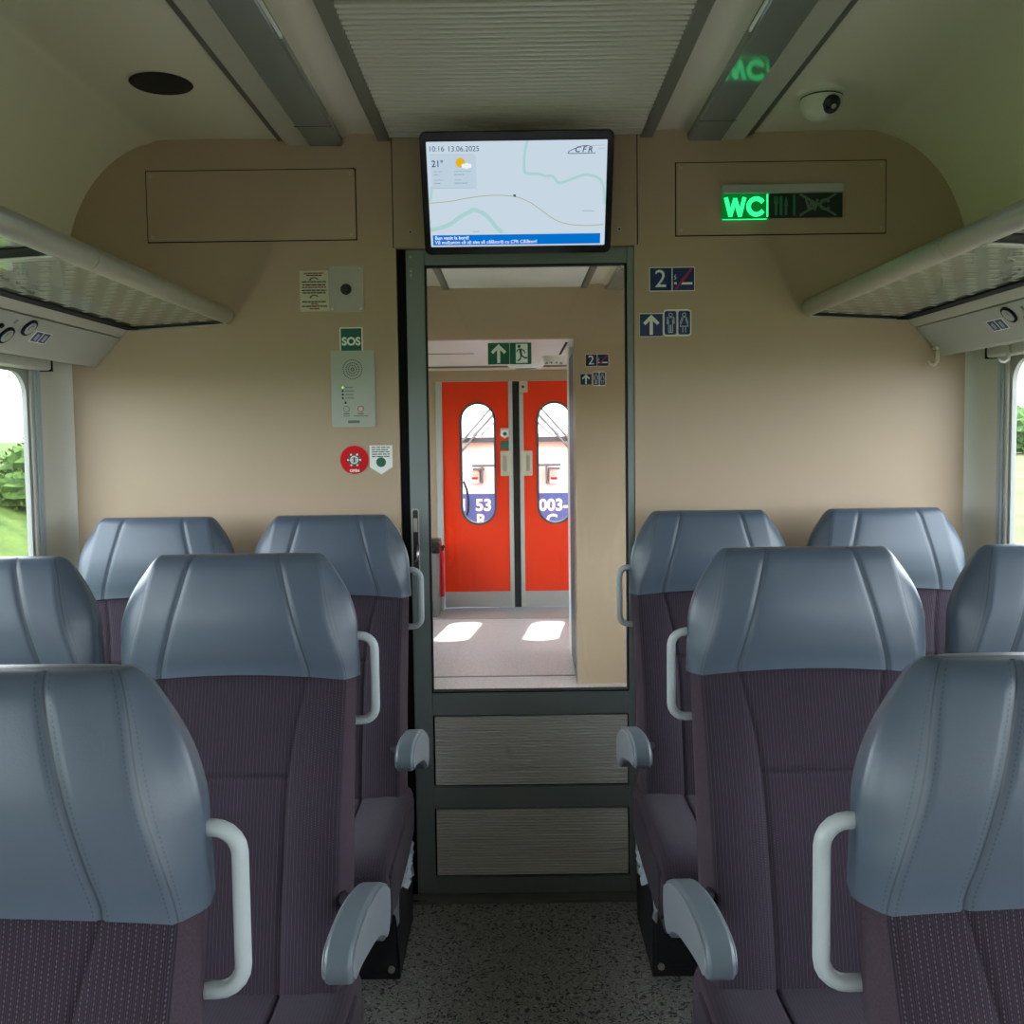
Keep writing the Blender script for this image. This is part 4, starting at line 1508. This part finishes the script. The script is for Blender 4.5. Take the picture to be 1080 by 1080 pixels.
def class_sign(Y, label, geom):
    t, w, h = wall_thing('class_and_smoking_sign', label, 'sign', *geom, Y=Y)
    plate(t, w, h, M['signwhite'], .001)
    b = w * .018
    for s in (-1, 1):
        plate(t, w / 2 - b * 1.6, h - b * 2, M['blue'], .0005, .001, 'blue_field', s * (w / 4 - b * .1), 0, -.0014)
    text('2', h * 1.02, M['signwhite'], t, -w * .255, -.001, -.0032, bold=h * .002)
    mb = MB()
    mb.box((w * .045, -.0034, -h * .22), (w * .10, -.002, -h * .13))
    mb.box((w * .16, -.0034, -h * .23), (w * .44, -.002, -h * .14))
    mb.build('cigarette', M['signwhite'], t)
    mb = stroke(MB(), [(w * .055, -h * .02), (w * .085, h * .04), (w * .05, h * .10), (w * .08, h * .17)], w * .022, -.0034, -.002)
    mb.build('smoke', M['inkpale'], t)
    stroke(MB(), [(w * .085, -h * .40), (w * .43, h * .42)], w * .055, -.004, -.002).build('red_bar', M['magenta'], t)
    return t


def toilet_sign(Y, label, geom):
    t, w, h = wall_thing('toilet_sign', label, 'sign', *geom, Y=Y)
    plate(t, w, h, M['signwhite'], w * .13)
    b = w * .06
    for s in (-1, 1):
        plate(t, w / 2 - b * 1.35, h - b * 2, M['blue'], w * .07, .001, 'blue_field', s * (w / 4 - b * .12), 0, -.0014)
    mb = MB()
    person(mb, -w * .24, 0, h * .78, False, -.0036, -.002)
    mb.build('man_symbol', M['inkpale'], t)
    mb = MB()
    person(mb, w * .24, 0, h * .78, True, -.0036, -.002)
    mb.build('woman_symbol', M['inkpale'], t)
    return t


def arrow_sign(Y, label, geom):
    t, w, h = wall_thing('arrow_sign', label, 'sign', *geom, Y=Y)
    plate(t, w, h, M['signwhite'], .001)
    plate(t, w * .97, h * .94, M['blue'], .0005, .001, 'blue_field', 0, -h * .01, -.0014)
    mb = MB()
    arrow_shape(mb, 0, w, h, -.0036, -.002)
    mb.build('arrow', M['signwhite'], t)
    return t


class_sign(YW, 'blue sign with large 2 and no-smoking symbol on the wall right of the door', (685, 282, 732.5, 307))
arrow_sign(YW, 'small blue arrow-up sign on the wall right of the door', (674.5, 330.5, 699, 355))
toilet_sign(YW, 'rounded blue toilet sign with man and woman right of the door', (699.5, 326.5, 729, 354.5))
class_sign(Y2, 'small blue 2 and no-smoking sign seen through the door glass on the far wall', (617.5, 373.5, 642, 386.5))
arrow_sign(Y2, 'tiny blue arrow sign seen through the door glass on the far wall', (612, 394, 624, 406))
toilet_sign(Y2, 'tiny blue toilet sign seen through the door glass on the far wall', (625, 392, 639, 407))

# emergency exit sticker on the door glass
t, w, h = wall_thing('exit_sign', 'green exit sign with white arrow and running figure on the door glass', 'sign', 514.5, 361.5, 560.5, 384.5, Y=YL0 + .0135)
plate(t, w, h, M['signwhite'], .001)
for s in (-1, 1):
    plate(t, w / 2 - .0015, h - .002, M['green'], .0005, .001, 'green_field', s * (w / 4 - .0002), 0, -.0014)
mb = MB()
arrow_shape(mb, -w * .25, w * .5, h, -.0036, -.002)
mb.build('arrow', M['signwhite'], t)
plate(t, w * .27, h * .86, M['signwhite'], .001, .001, 'doorway', w * .275, 0, -.0023)
mb = MB()
c = lambda a, b: (w * (.25 + a), h * b)
mb.cyl(c(-.035, .32), h * .075, -.0046, -.003, 14)
stroke(mb, [c(-.01, .20), c(.015, -.08)], w * .05, -.0046, -.003)
stroke(mb, [c(-.01, .20), c(.07, .14), c(.10, .02)], w * .022, -.0046, -.003)
stroke(mb, [c(-.01, .20), c(-.07, .16), c(-.085, .06)], w * .022, -.0046, -.003)
stroke(mb, [c(.015, -.08), c(.085, -.20), c(.15, -.20)], w * .03, -.0046, -.003)
stroke(mb, [c(.015, -.08), c(-.01, -.26), c(-.07, -.34)], w * .03, -.0046, -.003)
mb.build('running_figure', M['green'], t)

# left wall fittings
t, w, h = wall_thing('notice_sticker', 'cream notice sticker full of small print left of the steel plate', 'sticker', 316.5, 286, 346.5, 328)
plate(t, w, h, M['signcream'], .001)
r = random.Random(11)
for q, (v, rw, m_) in enumerate(((.065, .7, 'inkred'), (.115, .52, 'ink'), (.275, .84, 'ink'), (.35, .8, 'ink'), (.41, .84, 'inkred'), (.485, .86, 'ink'), (.545, .8, 'ink'), (.765, .84, 'ink'), (.82, .25, 'inkred'), (.875, .88, 'ink'), (.935, .36, 'inkred'))):
    mb = MB()
    print_lines(mb, -w * rw / 2, w * rw / 2, h * (.5 - v), h * .03, -.0022, -.0014, r, w * .07, w * .2)
    mb.build('small_print', M[m_], t)
mb = MB()
for v in (.22, .65):
    pts = [(w * .13 * math.cos(a), h * (.5 - v) + h * .045 * math.sin(a)) for a in [PI * q / 8 for q in range(9)]]
    stroke(mb, pts, h * .022, -.0024, -.0014)
    mb.prism_y([(pts[-1][0] - w * .05, pts[-1][1] + .001), (pts[-1][0] + w * .05, pts[-1][1] + .001), (pts[-1][0], pts[-1][1] - h * .03)], -.0024, -.0014)
mb.build('turn_arrows', M['ink'], t)

t, w, h = wall_thing('key_switch_plate', 'brushed steel plate with a black round key lock', 'switch', 347.5, 281, 383, 328.5)
plate(t, w, h, M['steel'], .004, .003)
for sx in (-1, 1):
    for sz in (-1, 1):
        MB().cyl((sx * w * .42, sz * h * .44), .0045, -.0045, -.0028, 12).build('screw', M['chrome'], t)
MB().cyl((0, -h * .015), .0165, -.009, -.003, 24).build('lock', M['black'], t, bevel=.002)
MB().cyl((0, -h * .015), .009, -.013, -.008, 20).build('key_slot', M['black'], t)

t, w, h = wall_thing('emergency_call_sign', 'green sign reading SOS above the intercom', 'sign', 358.5, 345.5, 382.5, 370.5)
plate(t, w, h, M['signwhite'], .001)
plate(t, w - .007, h - .0035, M['green'], .0005, .001, 'green_field', 0, -.0015, -.0014)
text('SOS', h * .46, M['signwhite'], t, 0, -h * .10, -.003, bold=.0012, sx=.98)

t, w, h = wall_thing('intercom', 'grey emergency intercom panel with round speaker below the SOS sign', 'intercom', 350, 370.5, 395.5, 450)
plate(t, w, h, M['icplate'], .006, .008)
for sx in (-1, 1):
    for sz in (-1, 1):
        MB().cyl((sx * w * .42, sz * h * .455), .004, -.0092, -.0078, 12).build('screw', M['steel'], t)
mb = MB()
for ring, (rr, n) in enumerate(((.0045, 8), (.0125, 16), (.0195, 24), (.0285, 34))):
    for q in range(n):
        a = 2 * PI * q / n
        mb.cyl((rr * math.cos(a), h * .255 + rr * math.sin(a)), .0018, -.0084, -.0078, 6)
mb.build('speaker_holes', M['ink'], t, kind='stuff')
for q in range(4):
    z = h * (.02 - .047 * q)
    MB().cyl((-w * .235, z), .0032, -.0098, -.0078, 10).build('indicator_light', M['ledgreen'] if q == 0 else M['ink'], t)
    MB().box((-w * .18, -.0084, z - .0012), (w * (.02 if q % 2 else .0), -.0078, z + .0012)).build('small_print', M['icgrey'], t)
MB().box((-w * .20, -.0084, -h * .195), (-w * .155, -.0078, -h * .165)).build('key_mark', M['ink'], t)
for cx_, nm in ((-w * .16, 0), (w * .17, 1)):
    mb = MB()
    stroke(mb, [(cx_ + .009 * math.cos(a), -h * .265 + .009 * math.sin(a)) for a in [2 * PI * q / 14 for q in range(15)]], .0018, -.0088, -.0078)
    mb.build('button_ring', M['icgrey'], t)
    MB().cyl((cx_, -h * .265), .0062, -.011, -.0078, 16).build('button', M['icplate'] if nm == 0 else M['pinklens'], t)
    MB().box((cx_ - .009, -.0086, -h * .335), (cx_ + .009, -.0078, -h * .32)).build('small_print', M['icgrey'], t)
    MB().box((cx_ - (.010 if nm == 0 else .022), -.0086, -h * .362), (cx_ + (.010 if nm == 0 else .022), -.0078, -h * .352)).build('small_print', M['icgrey'], t)
MB().box((-w * .13, -.0086, -h * .45), (w * .14, -.0078, -h * .415)).build('maker_plate', M['icgrey'], t)

t, w, h = wall_thing('emergency_release_emblem', 'round red emergency release with white arrow emblem and the word OPEN', 'button', 359, 470, 389, 500)
MB().cyl((0, 0), w / 2, -.004, 0, 40).build('disc', M['signred'], t, bevel=.001)
MB().prism_y([(w * .235 * math.cos(a), w * .235 * math.sin(a)) for a in [PI / 3 * q for q in range(6)]], -.006, -.0035).build('green_hexagon', M['green'], t)
mb = MB()
stroke(mb, [(w * .12 * math.cos(a), w * .12 * math.sin(a)) for a in [2 * PI * q / 16 for q in range(17)]], w * .055, -.0085, -.0055)
for q in range(6):
    a = PI / 3 * q
    mb.cyl((w * .21 * math.cos(a), w * .21 * math.sin(a)), w * .036, -.0085, -.0055, 10)
mb.build('white_ring', M['signwhite'], t)
mb = MB()
for s in (-1, 1):
    mb.prism_y([(s * w * .095, 0), (s * w * .03, w * .07), (s * w * .03, -w * .07)], -.0085, -.0055)
mb.build('arrowheads', M['signwhite'], t)
text('OPEN', w * .13, M['signwhite'], t, 0, -w * .385, -.0045, bold=.0006)

x, z = on_plane(402, 485, YW)
shield_sticker('pale shield-shaped sticker with green disc right of the red emblem', x, YW, z, .0690, .0880, False)

# ------------------------------------------------------------------ ceiling fittings
t = thing('security_camera', 'white dome security camera on the ceiling above the WC sign', 'camera', (.808, 2.56, 2.334))
MB().lathe([(0, -.014), (.056, -.014), (.062, -.010), (.064, 0), (0, 0)], 36).build('base', M['camwhite'], t, smooth=35)
MB().lathe([(.0545, -.0145), (.0545, -.018), (0, -.018)], 36).build('gasket', M['ink'], t)
MB().lathe([(.054, -.017), (.0555, -.024), (.053, -.040), (.045, -.055), (.032, -.066), (.015, -.072), (0, -.073)], 36).build('dome', M['camwhite'], t, smooth=True)
bm_ = MB().lathe([(.0, .012), (.012, .010), (.021, .005), (.0255, 0), (.0255, -.012), (0, -.012)], 24)
bm_.build('eye', M['lens'], t, loc=(.012, -.042, -.046), rot=(math.radians(128), 0, math.radians(14)), smooth=True)
MB().lathe([(.0, .006), (.006, .004), (.008, 0), (0, 0)], 16).build('lens', M['chrome'], t, loc=(.0145, -.0515, -.0525), rot=(math.radians(128), 0, math.radians(14)), smooth=True)

t = thing('ceiling_speaker', 'round black speaker grille set into the left ceiling', 'speaker', (-.886, 2.43, 2.3332), (0, math.radians(-1.0), 0))
MB().lathe([(0, -.004), (.066, -.004), (.074, -.0025), (.077, 0.0), (0, 0.0)], 40).build('grille', M['mesh'], t, smooth=35)

# ------------------------------------------------------------------ outside
# ground: track bed, grassy bank on the left, pale field on the right
vs, fs = [], []
xs_ = [-60, -40, -28, -20, -15, -12, -10, -8.5, -7, -6, -5, -4, -3, -2, 0, 2, 3, 4.5, 7, 10, 15, 25, 40, 70, 120]
ys_ = [-30 + 4 * k for k in range(45)]
rg = random.Random(9)


def ground(x, y):
    if x < -2.5:
        q = min(1.0, (-2.5 - x) / 6.5)
        return -1.25 + 2.55 * (q * q * (3 - 2 * q)) + .12 * math.sin(y * .5 + x)
    if x > 2.5:
        q = min(1.0, (x - 2.5) / 8)
        return -1.25 + .35 * q + (max(0, x - 25) * .012) + .1 * math.sin(y * .3 + x * .2)
    return -1.25


for x in xs_:
    for y in ys_:
        vs.append((x, y, ground(x, y) + (rg.uniform(-.08, .08) if abs(x) > 3 else 0)))
ny = len(ys_)
mb = MB()
for i in range(len(xs_) - 1):
    for j in range(ny - 1):
        fs.append((i * ny + j, (i + 1) * ny + j, (i + 1) * ny + j + 1, i * ny + j + 1))
xm = [(xs_[i] + xs_[i + 1]) / 2 for i in range(len(xs_) - 1) for j in range(ny - 1)]
mb.v, mb.f = vs, fs
mb.m = [0 if x < -2.5 else (1 if x > 3 else 2) for x in xm]
g = struct(mb.build('ground', [M['grass'], M['dry'], M['ballast']], smooth=True))


def ico(sub):
    bm = bmesh.new()
    bmesh.ops.create_icosphere(bm, subdivisions=sub, radius=1)
    v = [tuple(x.co) for x in bm.verts]
    f = [tuple(x.index for x in fc.verts) for fc in bm.faces]
    bm.free()
    return v, f


ICO = ico(3)


def crown_mesh(rnd, n, rx, rz, leaf):
    mb = MB()
    for k in range(n):
        a, q = rnd.uniform(0, 2 * PI), rnd.uniform(0, .6)
        c = Vector((rx * q * math.cos(a), rx * q * math.sin(a), rz * (.45 + rnd.uniform(-.25, .5))))
        rad = rnd.uniform(.40, .62)
        ph = [rnd.uniform(0, 6) for _ in range(3)]
        vs = []
        for x, y, z in ICO[0]:
            d = 1 + .16 * math.sin(7 * x + ph[0]) * math.sin(6 * y + ph[1]) + .13 * math.sin(13 * z + 5 * x + ph[2]) + rnd.uniform(-.07, .07)
            vs.append((c.x + x * rx * rad * d, c.y + y * rx * rad * d, max(.02, c.z + z * rz * rad * d)))
        mb.add(vs, ICO[1])
        for q_ in range(leaf):
            x, y, z = ICO[0][rnd.randrange(len(ICO[0]))]
            p = c + Vector((x * rx, y * rx, z * rz)) * rad * rnd.uniform(1.0, 1.2)
            e1 = Vector((rnd.uniform(-1, 1), rnd.uniform(-1, 1), rnd.uniform(-1, 1))).normalized() * .04
            e2 = e1.cross(Vector((x, y, z)) + Vector((.01, .02, .03))).normalized() * .022
            mb.add([p - e1, p + e2, p + e1, p - e2], [(0, 1, 2, 3)])
    return mb


def plant(name, lab, cat, group, x, y, rx, rz, rnd, n, trunk, m_):
    t = thing(name, lab, cat, (x, y, ground(x, y) - .05), group=group)
    mb = crown_mesh(rnd, n, rx, rz, 420)
    if trunk:
        mb.v = [(a, b, c + trunk) for a, b, c in mb.v]
    mb.build('foliage', m_, t, fixn=False)
    MB().tube([(0, 0, -.05), (.02, .01, trunk * .5 + .05), (0, 0, trunk + rz * .4)], [.05 + trunk * .04, .04 + trunk * .03, .02], 7).build('trunk', M['bark'], t)
    return t


rb = random.Random(21)
ORD = ['first', 'second', 'third', 'fourth', 'fifth', 'sixth', 'seventh', 'eighth', 'ninth', 'tenth']
for k in range(10):
    y = 6.0 + k * 2.4 + rb.uniform(-.2, .2)
    x = -(7.0 + rb.uniform(-.3, .5))
    plant('bush', '%s leafy green bush along the bank outside the left windows, nearest counted first' % ORD[k], 'bush', 'bushes outside the left window', x, y, rb.uniform(.7, .95), rb.uniform(.42, .66), rb, 5, .05, M['leaf'])
for k in range(7):
    y = 62 + k * 10
    x = 40 + k * 3.8 + rb.uniform(-4, 4)
    plant('tree', '%s dark green tree beyond the pale field on the right, nearest counted first' % ORD[k], 'tree', 'trees outside the right window', x, y, rb.uniform(2.2, 3.2), rb.uniform(2.2, 3.0), rb, 5, .1, M['leaf2'])

# locomotive standing behind the red doors
YL = 9.05
t = thing('locomotive', 'white and blue locomotive front standing close behind the red doors', 'locomotive', (0, YL, -1.25))
lz = lambda z: z + 1.25
body = [(-.02, lz(-.9)), (0, lz(.85)), (.03, lz(1.42)), (.40, lz(2.35)), (.75, lz(2.62)), (1.4, lz(2.75)), (4.0, lz(2.75)), (4.0, lz(-.9))]
MB().prism_x(body, -1.45, 1.45).build('body', M['locowhite'], t, bevel=.05)
MB().box((-1.452, -.028, lz(-.2)), (1.452, .02, lz(.895))).build('blue_band', M['locoblue'], t)
# windscreen on the sloped upper face
sl = lambda q: (.03 + (.40 - .03) * q, lz(1.42) + (2.35 - 1.42) * q)
y0_, z0_ = sl(.04)
y1_, z1_ = sl(.92)
MB().add([(-1.2, y0_ - .014, z0_), (1.2, y0_ - .014, z0_), (1.1, y1_ - .014, z1_), (-1.1, y1_ - .014, z1_), (-1.2, y0_ + .02, z0_), (1.2, y0_ + .02, z0_), (1.1, y1_ + .02, z1_), (-1.1, y1_ + .02, z1_)],
         [(0, 1, 2, 3), (7, 6, 5, 4), (0, 4, 5, 1), (1, 5, 6, 2), (2, 6, 7, 3), (3, 7, 4, 0)]).build('windscreen', M['locoglass'], t)
MB().box((-1.25, -.03, lz(1.385)), (1.25, .05, lz(1.432))).build('windscreen_seal', M['locodark'], t)
for s in (-1, 1):
    for off in (0, .075):
        MB().tube([(s * (.52 + off), -.06, lz(1.30)), (s * (.10 + off), .01, lz(1.78))], .011, 8).build('wiper_arm', M['steelgrey'], t)
for s in (-1, 1):
    x_, z_ = on_plane(501 if s < 0 else 584, 502, YL)
    lm = MB().box((x_ - .045, -.05, lz(z_) - .07), (x_ + .045, .02, lz(z_) + .07)).build('marker_lamp', M['white'], t, bevel=.012)
    lm['label'] = 'marker lamp with pale red lens'
    MB().box((x_ - .03, -.056, lz(z_) - .03), (x_ + .03, -.045, lz(z_) - .008)).build('lens', M['signred'], lm)
    MB().box((x_ - s * .0 - .03, -.056, lz(z_) + .005), (x_ + .03, -.045, lz(z_) + .05)).build('lens', M['pinklens'], lm)
    MB().box((x_ - s * .07 - .008, -.07, lz(z_) - .07), (x_ - s * .07 + .008, .02, lz(z_) + .10)).build('bracket', M['steelgrey'], lm)
MB().tube([(-.42, -.05, lz(1.165)), (.42, -.05, lz(1.165))], .012, 8).build('handrail', M['steelgrey'], t)
for s in (-1, 1):
    MB().box((s * .36 - .055, -.06, lz(1.12)), (s * .36 + .055, .02, lz(1.14))).build('lamp_shelf', M['steelgrey'], t)
mb = MB().tube(smooth_poly3 if False else [(-.50, -.10, lz(1.02)), (-.47, -.12, lz(.94)), (-.455, -.12, lz(.84)), (-.46, -.11, lz(.74)), (-.50, -.08, lz(.64))], .010, 8)
mb.build('hose', M['rubber'], t, smooth=True)
for body_, px, py, al in (('1', 489, 533, 'CENTER'), ('53', 510, 533.3, 'CENTER'), ('003-', 584, 533, 'CENTER'), ('R', 507.5, 549, 'CENTER'), ('C', 582, 549, 'CENTER')):
    x_, z_ = on_plane(px, py, YL - .03)
    text(body_, .155, M['white'], t, x_, lz(z_), -.0295, bold=.005, align=al, depth=.001)
